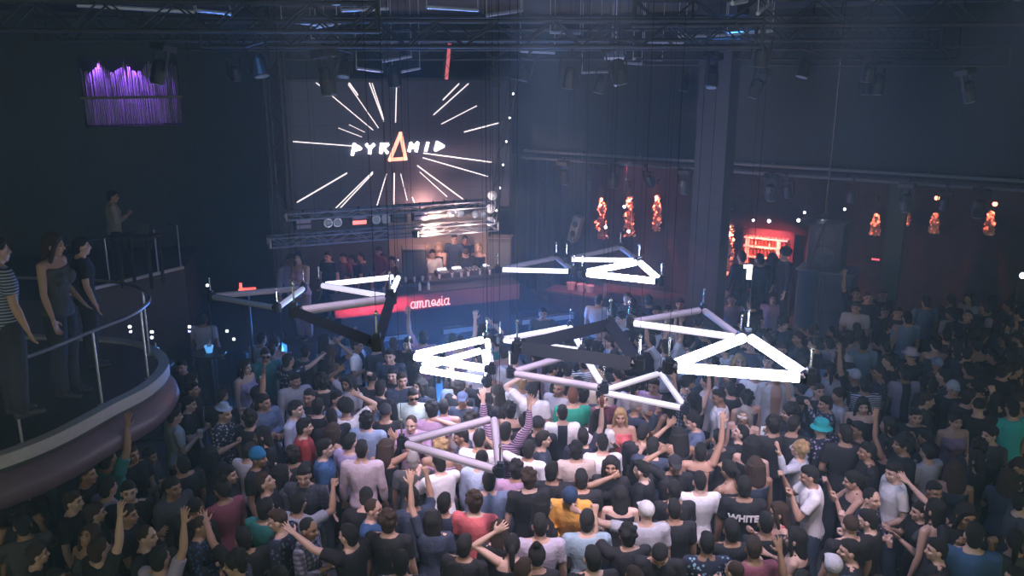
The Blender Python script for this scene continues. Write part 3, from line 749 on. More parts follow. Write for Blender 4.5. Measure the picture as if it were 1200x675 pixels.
def crowd_stuff(far, r):
    """the many further people between the ones built singly, as one object"""
    cols = {'skin': [(0.55,0.36,0.28),(0.40,0.25,0.18)], 'dark': [(0.02,0.02,0.026),(0.04,0.05,0.08)], 'light': [(0.45,0.44,0.50)], 'hair': [(0.014,0.011,0.010)], 'legs': [(0.03,0.035,0.05)]}
    mats = []; idx = {}
    for k, v in cols.items():
        for j, c_ in enumerate(v): idx[(k, j)] = len(mats); mats.append(mat('crowd_%s_%d' % (k, j), c_, 0.8))
    def low(me, ratio):
        o = bpy.data.objects.new('tmp', me); COL.objects.link(o); m_ = o.modifiers.new('d', 'DECIMATE'); m_.ratio = ratio
        out = bpy.data.meshes.new_from_object(o.evaluated_get(bpy.context.evaluated_depsgraph_get())); bpy.data.objects.remove(o)
        n = len(out.vertices); co = np.empty(n*3); out.vertices.foreach_get('co', co)
        return co.reshape(-1, 3), [tuple(p.vertices) for p in out.polygons]
    kit = []
    for pose, mir, fem, hk in (('idle',False,False,'short'),('hold',False,False,'fade'),('idle',False,True,'long'),('relax',False,False,'short'),('relax',False,True,'tail'),('idle',False,False,'curly')):
        B = get_body(pose, mir, fem); hv, hf = low(get_hair(hk), 0.5); M_ = np.array(B['head']); hv = hv @ M_[:3,:3].T + M_[:3,3]
        kit.append((low(B['mesh'], 0.16), low(get_top(pose, mir, fem, 'tee', 'plain'), 0.16), low(get_trousers(fem), 0.35), (hv, hf)))
    V = []; Fc = []; mi = []; base = 0
    for x, y, h in far:
        parts = r.choice(kit); s_ = h/1.597; a = r.gauss(0, 0.7); R_ = np.array([[math.cos(a),-math.sin(a),0],[math.sin(a),math.cos(a),0],[0,0,1]])
        ids = (idx[('skin', r.randrange(2))], r.choice([idx[('dark',0)], idx[('dark',0)], idx[('dark',1)], idx[('light',0)]]), idx[('legs',0)], idx[('hair',0)])
        for (v, f), m_ in zip(parts, ids):
            w_ = (v*s_) @ R_.T + np.array([x, y, 0]); V.append(w_); Fc += [tuple(i+base for i in q) for q in f]; mi += [m_]*len(f); base += len(v)
    me = bpy.data.meshes.new('crowd'); me.from_pydata(np.vstack(V).tolist(), [], Fc)
    for m_ in mats: me.materials.append(m_)
    me.polygons.foreach_set('material_index', mi); me.polygons.foreach_set('use_smooth', [True]*len(Fc)); me.update()
    o = link(bpy.data.objects.new('crowd', me)); tag(o, 'rest of the dense crowd standing between the people in front', 'crowd', kind='stuff')
def build_crowd():
    pts = []
    for r_ in P: pts.append([r_[0], r_[1], r_, None])
    # people who are only dark shapes: spread over the floor between the ones above
    r = random.Random(11)
    def ok(px, py, G, mind):
        for q in pts:
            g = q[3]
            if (g.x-G.x)**2 + (g.y-G.y)**2 < mind**2: return False
        return True
    for q in pts: q[3] = at_height(q[0], q[1], 1.60*(1+0.03*math.sin(q[0]*7.1)))
    target = 300
    def allowed(x, y, px, py, h=1.6):
        if not (12 < px < 1205 and 330 < py < 690): return False
        if px < 200 and py < 520: return False               # balcony and lounge side
        if px < 300 and py < 440: return False
        if px < 60 and py < 560: return False
        if px > 990 and py < 335: return False
        if px < 700 and py < 385: return False                 # stage front
        if px < 640 and py < 398: return False
        if x < -4.2 and 6.0 < y < 12.1 and not (x > -9 and h < 1.62 and py > 540): return False
        if math.hypot(x-PX, y-15.6) < 0.7: return False
        if 15.0 < y and 3.9 < x < 8.5: return False
        return True
    def candidate(ymin, ymax, K_=90):
        best = None
        for _ in range(K_):
            y = r.uniform(ymin, ymax); x = r.uniform(-8.8, 10.5); h = r.uniform(1.50, 1.68); px, py = project((x, y, h))
            if not allowed(x, y, px, py, h): continue
            if any(q[2] and q[2][7] and sum(q[2][5]) > 0.75 and abs(q[0]-px) < 24 and 3 < py-q[1] < 46 for q in pts): continue
            d_ = min((q[3].x-x)**2 + (q[3].y-y)**2 for q in pts)/(1+0.10*(y-7))
            if best is None or d_ > best[0]: best = (d_, x, y, h, px, py)
        return best
    while len(pts) < target:
        _, x, y, h, px, py = candidate(6.9, 15.5); G = Vector((x, y, h))
        dark = r.random()
        if px > 640 and px < 960 and py < 470: c = r.choice([K,K,GW,N,MV,W,LB])
        else: c = K if dark < 0.62 else r.choice([N, DG, GW, MV, TE, LB, DN, W, MR])
        if (px > 1060 or px < 260) and dark < 0.9: c = r.choice([K,K,DG,N])
        fem = r.random() < 0.36
        yaw = r.gauss(0, 40) if r.random() < 0.68 else r.uniform(-180, 180)
        if px > 620: yaw += 12
        if dark > 0.8 and py > 430 and c in (W, TE): c = r.choice([N, K])
        calm = py > 440
        pose = r.choices(['idle','relax','hold','clap','up1','fist','wave','down','sky','point','up2','pray','cross'], [20,18,9,6,0 if calm else 4,2,0 if calm else 3,4,4,0 if calm else 3,0 if calm else 1,3,3])[0] + r.choice(['', '*'])
        hair = (r.choice(['long','wavy','tail','bun','long']) if fem else r.choice(['short','fade','short','curly','buzz','short','fade'])) + ':' + r.choice('kkkkn')
        top = (r.choice(['tank','tee','tank']) if fem else r.choice(['tee','tee','tee','shirt','long','hood']))
        if dark > 0.9: top += r.choice([':stripe', ':floral', ':plaid'])
        pts.append([px, py, (px, py, yaw, pose, top, c, hair, None), G])
    print('crowd', len(pts))
    n_single = len(pts)
    far = []
    while len(far) < 95:
        _, x, y, h, px, py = candidate(9.5, 16.6, 60); far.append((x, y, h)); pts.append([px, py, None, Vector((x, y, h))])
    del pts[n_single:]
    crowd_stuff(far, r)
    # settle overlapping bodies by moving them along their own line of sight (taller or shorter person)
    hs = [q[3].z for q in pts]
    for it in range(60):
        for i in range(len(pts)):
            for j in range(i+1, len(pts)):
                a = pts[i][3]; b = pts[j][3]; d = math.hypot(a.x-b.x, a.y-b.y)
                if d < 0.36:
                    k = (0.36-d)*0.25*0.38; far, near = (i, j) if a.y > b.y else (j, i)
                    hs[far] = max(1.45, hs[far]-k); hs[near] = min(1.74, hs[near]+k)
                    for m in (i, j): pts[m][3] = at_height(pts[m][0], pts[m][1], hs[m])
    cn = {K:'black', N:'navy', DG:'dark grey', GW:'pale grey', MV:'mauve', TE:'dark teal', LB:'light blue', DN:'denim blue', W:'white', MR:'maroon', LI:'lilac', BL:'blue'}
    tn = {'tee':'t-shirt','tank':'sleeveless top','shirt':'shirt','long':'long-sleeved top','hood':'hooded top'}
    pn = {'idle':'', 'relax':'turning aside', 'hold':'with one hand up at the chest', 'clap':'with hands together', 'up1':'with one arm straight up', 'fist':'with a raised fist', 'wave':'with a hand raised sideways', 'down':'looking down', 'sky':'looking up', 'point':'reaching forward', 'up2':'with both arms up', 'pray':'with both hands at the face', 'cross':'with folded arms', 'crown':'with a hand on the head', 'side':'with an arm out'}
    marks = [(q[0], q[1], q[2][7]) for q in pts if q[2][7]]
    def short(l):
        l = l.replace('person in ', '').replace('bare-chested ', '').replace('lone person', 'lone figure').replace('person with a ', '').replace('person with ', '').replace('person ', '')
        w = l.replace(',', ' ').split(); out = []
        for x in w:
            if x in ('seen','facing','behind','beside','below','under','left','right','at','in','near','above','between','among','before','looking','far','standing','stretching','holding','reaching','raising') or (len(out) >= 4 and x in ('with','and','of')): break
            out.append(x)
            if len(out) >= 6: break
        while out and out[-1] in ('and','with','the','a','of','across'): out.pop()
        return ' '.join(out)
    used = set(q[2][7] for q in pts if q[2][7])
    for idx, q in enumerate(pts):
        px, py, yaw, pose, top, c, hair, label = q[2]; grp = 'dancing crowd on the floor'
        if label is None:
            near = sorted(marks, key=lambda m: (m[0]-px)**2 + ((m[1]-py)*1.3)**2)
            kk, _, cl = top.partition(':')
            base = f"{cn.get(c,'dark')} {tn[kk]}"
            ps = pn[pose.rstrip('*')]
            cand = []
            for m in near[:4]:
                dx, dy = px-m[0], py-m[1]
                rel = ('just right of' if dx > 0 else 'just left of') if abs(dx) > abs(dy)*1.2 else ('just behind' if dy < 0 else 'just in front of')
                cand.append(f"person in {base} {ps + ' ' if ps else ''}{rel} the {short(m[2])}".replace('the the', 'the'))
            for m in near[:4]:
                dx, dy = px-m[0], py-m[1]
                rel = ('back' if dy < 0 else 'front') + (' right' if dx > 0 else ' left')
                cand.append(f"person in {base} {ps + ' ' if ps else ''}diagonally {rel} of the {short(m[2])}")
            cand = [' '.join(x.split()[:16]) for x in cand]
            label = next((x for x in cand if x not in used and len(x.split()) <= 16), cand[0]); used.add(label)
        head = q[3]
        o, B = make_person(head, yaw, pose, top, c, hair, label, group=grp, r=r, trouser=r.choice([(0.03,0.035,0.05),(0.05,0.07,0.12),(0.02,0.02,0.025),(0.12,0.11,0.10)]))
        g = GLASSES.get((q[2][0], q[2][1]))
        if g:
            e = obj('sunglasses', G_DARK if g == 'd' else G_WHITE, parent=o); e.matrix_local = B['head']
        INFO.append((q[2], o, B))
    # white lettering on one back, print on one jacket
    for k, txt, z, sz in (((872,571), 'WHITE', 1.27, 0.105), ((630,498), 'VLML', 1.25, 0.085)):
        o = next(i[1] for i in INFO if (i[0][0], i[0][1]) == k)
        cu = bpy.data.curves.new('t', 'FONT'); cu.body = txt if txt == 'WHITE' else 'III'; cu.size = sz; cu.extrude = 0.004; cu.align_x = 'CENTER'; cu.offset = 0.004
        t = link(bpy.data.objects.new('t', cu)); dg = bpy.context.evaluated_depsgraph_get()
        me = bpy.data.meshes.new_from_object(t.evaluated_get(dg)); bpy.data.objects.remove(t)
        # wrap the print around the back
        for v in me.vertices: v.co = Vector((v.co.x, -0.137 + 0.9*v.co.x**2 - v.co.z - 0.005, v.co.y + z))
        me.materials.append(M_PRINT)
        p = obj('shirt_print', me, parent=o)
        tag(p, 'white letters on the back' if txt == 'WHITE' else 'white print on the back')
M_PRINT = mat('white_print', (0.75,0.75,0.78), 0.7)
# ------------------------------------------------------------------ stage frame
SA = R(22); SO = Vector((-1.71, 17.3, 0)); SU = Vector((math.cos(SA), math.sin(SA), 0)); SN = Vector((-math.sin(SA), math.cos(SA), 0)); UP = Vector((0,0,1))
def S(a, b, z): return SO + SU*a + SN*b + UP*z
def onstage(px, py, b):
    """where the sight line through a photo pixel meets the vertical plane b of the stage frame -> (a, z)"""
    d = ray(px, py); o = Vector((0,0,CAMH)); t = (b - (o-SO).dot(SN))/d.dot(SN); p = o + d*t
    return (p-SO).dot(SU), p.z
SM = Matrix.Rotation(SA, 4, 'Z')
# right-hand wall frame
WA = R(-30.8); WO = Vector((0.83, 21.0, 0)); WU = Vector((math.cos(WA), math.sin(WA), 0)); WN = Vector((-math.sin(WA), math.cos(WA), 0))
def Wp(a, b, z): return WO + WU*a + WN*b + UP*z
def onwall(px, py, b):
    d = ray(px, py); o = Vector((0,0,CAMH)); t = (b - (o-WO).dot(WN))/d.dot(WN); p = o + d*t
    return (p-WO).dot(WU), p.z
WM = Matrix.Rotation(WA, 4, 'Z')
CEIL = 7.3
M_WALL = mat('dark_painted_wall', (0.065,0.088,0.085), 0.85, noise=(1.5,0.25), bump=(6,0.3))
M_CEIL = mat('dark_ceiling', (0.11,0.125,0.13), 0.9, noise=(0.8,0.3))
M_FLOOR = mat('dark_dance_floor', (0.05,0.055,0.06), 0.35, noise=(3,0.3))
M_BLK = mat('black_steel', (0.03,0.033,0.038), 0.45, noise=(20,0.2))
M_ALU = mat('dull_aluminium', (0.45,0.47,0.50), 0.38, metal=0.9, noise=(30,0.15))
M_ALUD = mat('dark_aluminium', (0.05,0.055,0.065), 0.6, metal=0.2, noise=(30,0.2))
M_CABLE = mat('black_cable', (0.008,0.009,0.01), 0.7)
M_FAB = mat('stage_fabric', (0.21,0.10,0.13), 0.8, noise=(8,0.1))
M_BOX = mat('speaker_paint', (0.05,0.05,0.055), 0.55, bump=(80,0.4))
M_GRIL = mat('speaker_grille', (0.10,0.105,0.115), 0.6, bump=(200,0.6))
M_WOOD = mat('dark_wood', (0.10,0.07,0.06), 0.5, noise=(9,0.4))
M_STONE = mat('balcony_plaster', (0.16,0.14,0.15), 0.8, noise=(5,0.2), bump=(30,0.3))
M_PLASTER = mat('pale_stage_wall', (0.5,0.42,0.38), 0.85, noise=(3,0.1))
M_RUST = mat('textured_red_wall', (0.055,0.042,0.050), 0.85, noise=(4,0.5), bump=(12,0.8))
def poly_prism(name, pts, z0, z1, m, **k):
    n = len(pts); mb = MB(); mb.add([(x,y,z0) for x,y in pts]+[(x,y,z1) for x,y in pts], [tuple(reversed(range(n))), tuple(range(n,2*n))]+[(i,(i+1)%n,n+(i+1)%n,n+i) for i in range(n)])
    return obj(name, mb, m, **k)
def wall(name, p, q, z0, z1, t, m, hole=None):
    """a wall slab along p->q; thickness t away to the left of the direction; hole = (s0,s1,za,zb)"""
    p = Vector((p[0],p[1],0)); q = Vector((q[0],q[1],0)); d = (q-p); L = d.length; d.normalize(); n = Vector((-d.y, d.x, 0))
    mb = MB(); rects = [(0,L,z0,z1)]
    if hole:
        a,b,c,e = hole; rects = [(0,a,z0,z1),(b,L,z0,z1),(a,b,z0,c),(a,b,e,z1)]
    for a,b,c,e in rects:
        vs = [p+d*s_+n*k+UP*z for s_ in (a,b) for k in (0,t) for z in (c,e)]
        mb.add(vs, [(0,1,3,2),(4,6,7,5),(0,4,5,1),(2,3,7,6),(0,2,6,4),(1,5,7,3)])
    return tag(obj(name, mb, m), kind='structure')
# floor, ceiling, walls
tag(poly_prism('floor', [(-20,-3),(22,-3),(22,30),(-20,30)], -0.15, 0, M_FLOOR), kind='structure')
tag(poly_prism('ceiling', [(-20,1.5),(22,1.5),(22,30),(-20,30)], CEIL, CEIL+0.2, M_CEIL), kind='structure')
bw0 = S(-19, 5.0, 0); bw1 = S(5.5, 5.0, 0)
wa0, wz0 = onstage(100, 150, 5.0); wa1, wz1 = onstage(207, 66, 5.0)
wall('wall_back', bw0, bw1, 0, CEIL, 0.25, M_WALL, hole=(wa0+19, wa1+19, wz0, wz1))
wall('wall_left', (-14.5, -1), (-14.5, 20), 0, CEIL, -0.25, M_WALL)
# right wall: deep recess below the gallery, gallery front above it
rb0 = Wp(-0.6, 3.6, 0); rb1 = Wp(22, 3.6, 0)
wall('wall_right', rb0, rb1, 0, 4.6, 0.25, M_RUST)
g0 = Wp(-1.0, 0.0, 0); g1 = Wp(22, 0.0, 0)
wall('wall_gallery', g0, g1, 4.02, CEIL, 0.25, mat('gallery_wall_darkened', (0.022,0.034,0.038), 0.85, noise=(1.5,0.25)))  # wall paint darkened here to counter light spilling from the tubes
sf = [Wp(-1.0,0.25,0), Wp(22,0.25,0), Wp(22,3.6,0), Wp(-1.0,3.6,0)]
tag(poly_prism('ceiling_gallery', [(p.x,p.y) for p in sf], 4.02, 4.2, M_CEIL), kind='structure')
# corner return between the stage and the right-hand wall
cr0 = S(5.5, 5.25, 0); cr1 = Wp(-0.6, 3.85, 0)
# pillar
a = at_depth(826, 372, 15.6); PX = a.x
mb = MB(); mb.box((0,0,CEIL/2), (0.56,0.56,CEIL), WM.to_3x3(), bevel=0)
mb.box((0,0,0.25), (0.66,0.66,0.5), WM.to_3x3()); mb.box((0,0,CEIL-0.2), (0.7,0.7,0.4), WM.to_3x3())
tag(obj('pillar', mb, mat('pillar_paint', (0.07,0.06,0.075), 0.6, noise=(4,0.3)), loc=(PX,15.6,0)), kind='structure')
for px, Yp in ((1046,17.6),):
    q = at_depth(px, 300, Yp); mb = MB(); mb.box((0,0,2.0), (0.35,0.35,4.0), WM.to_3x3()); mb.box((0,0,0.1),(0.45,0.45,0.2),WM.to_3x3())
    tag(obj('pillar', mb, M_WALL, loc=(q.x,Yp,0)), kind='structure')

# ------------------------------------------------------------------ lit window with the hanging strands, upper left
M_STRAND = mat('glass_strand', (0.55,0.50,0.75), 0.25, noise=(40,0.2))
cur = thing('strand_curtain', 'curtain of hanging strands lit purple in the wall opening, upper left', 'curtain', S((wa0+wa1)/2, 5.6, wz0), SA)
wwid = wa1-wa0
r = random.Random(5)
H = wz1-wz0
for k in range(60):
    x = -wwid/2 + wwid*(k+0.5)/60; topz = H - 0.10 - 0.22*abs(math.sin(k*0.21+0.6)) - 0.06*r.random()
    mb = MB(); mb.tube((x, r.uniform(-0.04,0.04), 0.02), (x+r.uniform(-0.03,0.0), r.uniform(-0.04,0.04), topz), 0.016, 0.013, n=5)
    obj('strand', mb, M_STRAND, cur)
mb = MB(); mb.box((0,0,H+0.0),(wwid,0.06,0.04)); obj('rail', mb, M_BLK, cur)
mb = MB(); mb.box((0,0,0),(wwid+0.1,0.42,0.06)); lz = onstage(150,114,5.0)[1]
lg = obj('window_ledge', mb, mat('dark_gloss', (0.05,0.05,0.07), 0.12), loc=S((wa0+wa1)/2, 5.12, lz), ); lg.rotation_euler = (0,0,SA); tag(lg, kind='structure')
tag(wall('wall_niche', S(wa0-0.2, 6.1,0), S(wa1+0.2,6.1,0), wz0-0.3, wz1+0.4, 0.1, M_WALL), kind='structure')

# ------------------------------------------------------------------ LED screen with rays and letters
SB = 2.0
la, lzt = onstage(338, 95, SB); lb, lzt2 = onstage(596, 95, SB); _, lzb = onstage(460, 250, SB)
lzt = (lzt+lzt2)/2
sw, shh = lb-la, lzt-lzb
scr = thing('led_screen', 'large dark screen with white light rays around the lettering, above the stage', 'screen', S((la+lb)/2, SB, lzb), SA)
M_LED = mat('led_panel', (0.075,0.085,0.12), 0.5)
nt = M_LED.node_tree; b = nt.nodes['Principled BSDF']
br = nt.nodes.new('ShaderNodeTexBrick'); br.offset = 0; br.inputs['Scale'].default_value = 1; br.inputs['Brick Width'].default_value = 0.5; br.inputs['Row Height'].default_value = 0.5
br.inputs['Mortar Size'].default_value = 0.004; br.inputs['Color1'].default_value = (0.075,0.085,0.12,1); br.inputs['Color2'].default_value = (0.07,0.08,0.115,1); br.inputs['Mortar'].default_value = (0.02,0.02,0.03,1)
tcn = nt.nodes.new('ShaderNodeTexCoord'); mp = nt.nodes.new('ShaderNodeMapping'); mp.inputs['Rotation'].default_value = (R(90),0,0)
nt.links.new(tcn.outputs['Object'], mp.inputs['Vector']); nt.links.new(mp.outputs['Vector'], br.inputs['Vector']); nt.links.new(br.outputs['Color'], b.inputs['Base Color'])
mb = MB(); mb.box((0,0.05,shh/2),(sw,0.10,shh)); obj('panel', mb, M_LED, scr)
mb = MB()
for x in (-sw/2-0.03, sw/2+0.03): mb.box((x,0.05,shh/2),(0.06,0.14,shh+0.12))
for z in (-0.03, shh+0.03): mb.box((0,0.05,z),(sw+0.12,0.14,0.06))
obj('frame', mb, M_BLK, scr)
E_RAY = emit('ray_white', (1.0,0.86,0.88), 1.7); E_LET = emit('letter_white', (1.0,0.92,1.0), 9.0); E_TRI = emit('triangle_orange', (1.0,0.30,0.18), 2.6)
def sloc(px, py):
    a_, z_ = onstage(px, py, SB-0.012); return Vector((a_-(la+lb)/2, -0.012, z_-lzb))
def stroke(mb, p, q, w, d=0.02):
    u = (q-p).normalized(); n_ = Vector((-u.z, 0, u.x))*w/2; y = Vector((0,-d/2,0))
    vs = [p-n_+y, p+n_+y, q+n_+y, q-n_+y]; vs += [v-2*y for v in vs]
    mb.add(vs, [(0,1,2,3),(7,6,5,4),(0,4,5,1),(1,5,6,2),(2,6,7,3),(3,7,4,0)])
rays = [((370.7,97),(437.3,152.5),1),((409,97),(419.5,111.5),1.6),((408,98.7),(443.5,149.9),.8),((432.8,97),(450,142.7),1.2),((436,97.5),(450,140),.7),((464.8,97),(463.5,143.5),1),
((538,98),(519,117.3),1.3),((549,98),(508,134.7),1.1),((558.7,124),(517.3,145.3),.8),((584.8,144),(544,154.7),1.6),((409,146),(427.5,155),.5),((396.5,150),(424,160.5),.7),((340,166),(412.5,171),1.2),
((496,179.5),(576,190),1.6),((495.5,184.8),(571.5,206.7),1.4),((489,194),(542.4,233.3),1.6),((492,201.6),(523.7,230.4),.8),((406.7,202.8),(336.5,237.8),1.6),((436.9,201.3),(393.3,244),1),
((437,203),(398,244.5),1),((453,203.7),(441.6,241.6),1),((462,202.8),(461.5,239.3),1.5),((469.5,203.7),(477.2,234.8),.7),((483,231),(486,238),1.2)]
for p, q, w in rays:
    mb = MB(); pa, qa = sloc(*p), sloc(*q)
    for v in (pa, qa): v.x = max(-sw/2+0.01, min(sw/2-0.01, v.x)); v.z = max(0.01, min(shh-0.01, v.z))
    stroke(mb, pa, qa, 0.011*w+0.003); obj('light_ray', mb, E_RAY, scr)
LET = {'letter_p': [(413,181),(415,169.3),(422.4,174),(414.3,176.2)], 'letter_y': [(429.8,169.6),(433.4,174.2),(438,169.6),None,(433.4,174.2),(433.2,179.6)],
 'letter_r': [(446.2,178.8),(447.2,169.2),(454.4,169.2),(449.2,173.8),(453.8,178.8)], 'letter_m': [(479.6,176.9),(481.4,168),(484.6,173),(489.5,167.5),(487.8,176.9)],
 'letter_i': [(501.3,167.6),(499,176.6)], 'letter_d': [(510.4,175.7),(512.4,167),(519.4,171.2),(510.4,175.7)]}
for nm, pts in LET.items():
    mb = MB()
    for p, q in zip(pts, pts[1:]):
        if p is None or q is None: continue
        A_, B_ = sloc(*p), sloc(*q); u = (B_-A_).normalized()*0.018; stroke(mb, A_-u, B_+u, 0.058, 0.03)
    obj(nm, mb, E_LET, scr)
mb = MB(); T_ = [sloc(469.4,156.5), sloc(456.8,187.2), sloc(475.2,185.8)]
for i in range(3):
    u = (T_[(i+1)%3]-T_[i]).normalized()*0.03; stroke(mb, T_[i]-u, T_[(i+1)%3]+u, 0.072, 0.035)
tag(obj('triangle_letter', mb, E_TRI, scr), 'glowing orange triangle standing for the letter A')

# ------------------------------------------------------------------ trusses
def truss_mesh(L, w=0.3, h=0.3, r_=0.022, step=0.35):
    mb = MB()
    for y in (-w/2, w/2):
        for z in (-h/2, h/2): mb.tube((-L/2,y,z),(L/2,y,z), r_, n=6)
    k = max(1, int(L/step)); dx = L/k
    for i in range(k):
        x0 = -L/2+i*dx; x1 = x0+dx; s_ = 1 if i % 2 else -1
        for y in (-w/2, w/2): mb.tube((x0,y,-s_*h/2),(x1,y,s_*h/2), r_*0.5, n=5)
        for z in (-h/2, h/2): mb.tube((x0,-s_*w/2,z),(x1,s_*w/2,z), r_*0.5, n=5)
    for x in (-L/2, L/2):
        for y in (-w/2, w/2): mb.tube((x,y,-h/2),(x,y,h/2), r_, n=6)
        for z in (-h/2, h/2): mb.tube((x,-w/2,z),(x,w/2,z), r_, n=6)
    return mb
def truss(label, p, q, w=0.3, h=0.3, m=None, group=None, hang=True, **k):
    p = Vector(p); q = Vector(q); d = q-p; c = (p+q)/2
    o = obj('lighting_truss', truss_mesh(d.length, w, h, **k), m or M_ALU, loc=c)
    o.rotation_euler = d.to_track_quat('X', 'Z').to_euler(); tag(o, label, 'truss', group)
    if hang:
        for t in (0.12, 0.88):
            x = (t-0.5)*d.length; mb = MB(); mb.tube((x,0,h/2),(x,0,CEIL-c.z), 0.012, n=5)
            obj('hanging_wire', mb, M_CABLE, o)
    return o
TB = -0.35
ta0, tz0 = onstage(322, 252, TB); ta1, tz1 = onstage(578, 232.5, TB); _, tzc = onstage(450, 246, TB); _, tzd = onstage(450, 272, TB)
truss('upper header truss running along the foot of the screen', S(ta0+0.2, TB, tzc), S(ta1, TB, tzc), 0.22, 0.12, M_ALU, hang=False)
truss('lower header truss over the people behind the decks', S(ta0-0.15, TB-0.1, tzd), S(ta1, TB-0.1, tzd), 0.35, 0.17, M_ALU, hang=False)
va, vz = onstage(330, 150, TB); 
truss('dim vertical truss tower left of the screen', S(onstage(331,200,TB)[0], TB+0.3, 0.9), S(onstage(331,200,TB)[0], TB+0.3, CEIL-0.1), 0.3, 0.3, M_ALUD, hang=False)
pa = at_depth(577, 262, 17.9); pb = at_depth(601, 92, 17.9)
truss('thin leaning truss with small lamps right of the screen', pa, pb, 0.16, 0.16, M_ALUD, hang=False, r_=0.014)
for k in range(6):
    p = pa.lerp(pb, 0.1+0.16*k) + Vector((0.05,-0.12,0))
    mb = MB(); mb.ell((0,0,0),(0.022,0.022,0.022), nu=8, nv=6)
    l = thing('pin_lamp', 'tiny white pin lamp on the leaning truss, number %s from its foot' % ('one','two','three','four','five','six')[k], 'lamp', p)
    obj('bulb', mb, emit('pin_white', (0.9,0.95,1), 4) if k == 0 else bpy.data.materials['pin_white'], l)
    mb = MB(); mb.tube((0,0.015,0),(0,0.10,0.0),0.03,0.02,n=8); obj('housing', mb, M_BLK, l)
# ceiling trusses
tr = [(-9.5,9.2,-1.5,10.0,6.75),(-6.5,12.3,5.5,12.0,6.7),(-5.5,14.8,6.5,13.6,6.6),(-4.2,16.5,7.5,15.0,6.45),(1.5,11.0,9.5,10.2,6.85),(-3.8,11.0,3,10.8,6.6),(2.5,17.2,8.0,14.2,6.35)]
names = ['far left','second row','third row','fourth row above the stage edge','upper right','middle centre','right, before the gallery']
for (x0,y0,x1,y1,z), nm in zip(tr, names):
    truss('dim ceiling truss with lamps, '+nm, (x0,y0,z), (x1,y1,z), 0.3, 0.3, M_ALUD, 'ceiling trusses')

# ------------------------------------------------------------------ stage fixtures
def fixture(kind='par'):
    t = thing('spot_fixture' if kind == 'par' else 'moving_head_light', None, 'stage light')
    if kind == 'par':
        mb = MB(); mb.loft([(Vector((0,0,z)), Vector((r_,0,0)), Vector((0,r_,0))) for z, r_ in ((-0.14,0.085),(-0.13,0.09),(0.05,0.075),(0.11,0.045))], 14); obj('body', mb, M_BLK, t)
        mb = MB(); mb.loft([(Vector((0,0,-0.146)), Vector((0.078,0,0)), Vector((0,0.078,0))),(Vector((0,0,-0.141)), Vector((0.078,0,0)), Vector((0,0.078,0)))], 14); obj('lens', mb, M_LENS, t)
    else:
        mb = MB(); mb.loft([(Vector((0,0,z)), Vector((r_,0,0)), Vector((0,r_*0.85,0))) for z, r_ in ((-0.24,0.09),(-0.22,0.11),(-0.05,0.12),(0.08,0.09),(0.11,0.04))], 16); obj('body', mb, M_BLK, t)
        mb = MB(); mb.loft([(Vector((0,0,-0.25)), Vector((0.085,0,0)), Vector((0,0.085,0))),(Vector((0,0,-0.238)), Vector((0.085,0,0)), Vector((0,0.085,0)))], 16); obj('lens', mb, M_LENS, t)
        mb = MB(); mb.box((0,0,0.27),(0.30,0.22,0.10), bevel=0.01); obj('base', mb, M_BLK, t)
    mb = MB()
    for sx in (-1,1): mb.box((sx*0.13,0,0.08),(0.012,0.05,0.28))
    mb.box((0,0,0.22),(0.27,0.05,0.012)); obj('yoke', mb, M_BLK, t)
    mb = MB(); mb.tube((0,0,0.22),(0,0,0.36),0.02,n=8); mb.box((0,0,0.36),(0.06,0.05,0.06)); obj('clamp', mb, M_ALUD, t)
    return t
M_LENS = mat('lens_glass', (0.35,0.42,0.5), 0.08, spec=1.0)
par = fixture('par'); mov = fixture('mov'); index_kids()
cnt = 0; used = {'par': False, 'mov': False}
r = random.Random(21)
for ti, (x0,y0,x1,y1,z) in enumerate(tr):
    n_ = (3,4,5,5,2,2,4)[ti]
    for k in range(n_):
        f_ = (k+0.5+r.uniform(-.2,.2))/n_; p = Vector((x0+(x1-x0)*f_, y0+(y1-y0)*f_, z-0.50)); kind = 'mov' if (k+ti) % 2 else 'par'
        src = par if kind == 'par' else mov
        if used[kind]: o = copy_tree(src)
        else: o = src; used[kind] = True
        o.location = p; o.rotation_euler = (R(r.uniform(-14,14)), R(r.uniform(-14,14)), R(r.uniform(-60,60)))
        tag(o, 'black lamp hanging from the ceiling truss, %s' % names[ti], None, 'ceiling stage lights')
# bare metal bars and small panels high under the ceiling
M_BAR = mat('bar_sheen', (0.70,0.76,0.86), 0.4, metal=0.4)  # pale blue put in for blue beam light glinting off the bars
bars = [(400,455,12,10,11.5),(370,425,32,22,12.5),(500,560,8,12,11),(448,482,72,66,14.5),(418,448,80,84,14.5),(460,492,86,80,15),(365,396,46,47,13),(330,380,24,30,12),(645,680,38,39,14),(755,803,49,50,14.5),(795,850,43,41,14),(742,776,69,70,15.5),(718,752,73,75,16),(852,905,40,36,12),(692,705,22,20,12.5),(570,612,18,12,11.5),(610,650,60,62,15),(682,716,85,84,16.5),(390,430,4,2,10),(230,270,12,16,11),(90,228,6,14,10.5),(858,875,4,1,9.5),(888,900,16,6,10)]
for i, (x0,x1,y0,y1,Y) in enumerate(bars):
    p = at_depth(x0,y0,Y); q = at_depth(x1,y1,Y+0.5)
    p.z = min(p.z, CEIL-0.08); q.z = min(q.z, CEIL-0.08)
    mb = MB(); d = q-p; mb.tube((0,0,0), d, 0.024, n=6); mb.tube((0,0,0),(0,0,CEIL-p.z),0.006,n=4); mb.tube(d,(d.x,d.y,CEIL-p.z),0.006,n=4)
    tag(obj('hanging_bar', mb, M_BAR, loc=p), 'thin metal bar hung just under the dark ceiling', 'bar', 'hanging bars')
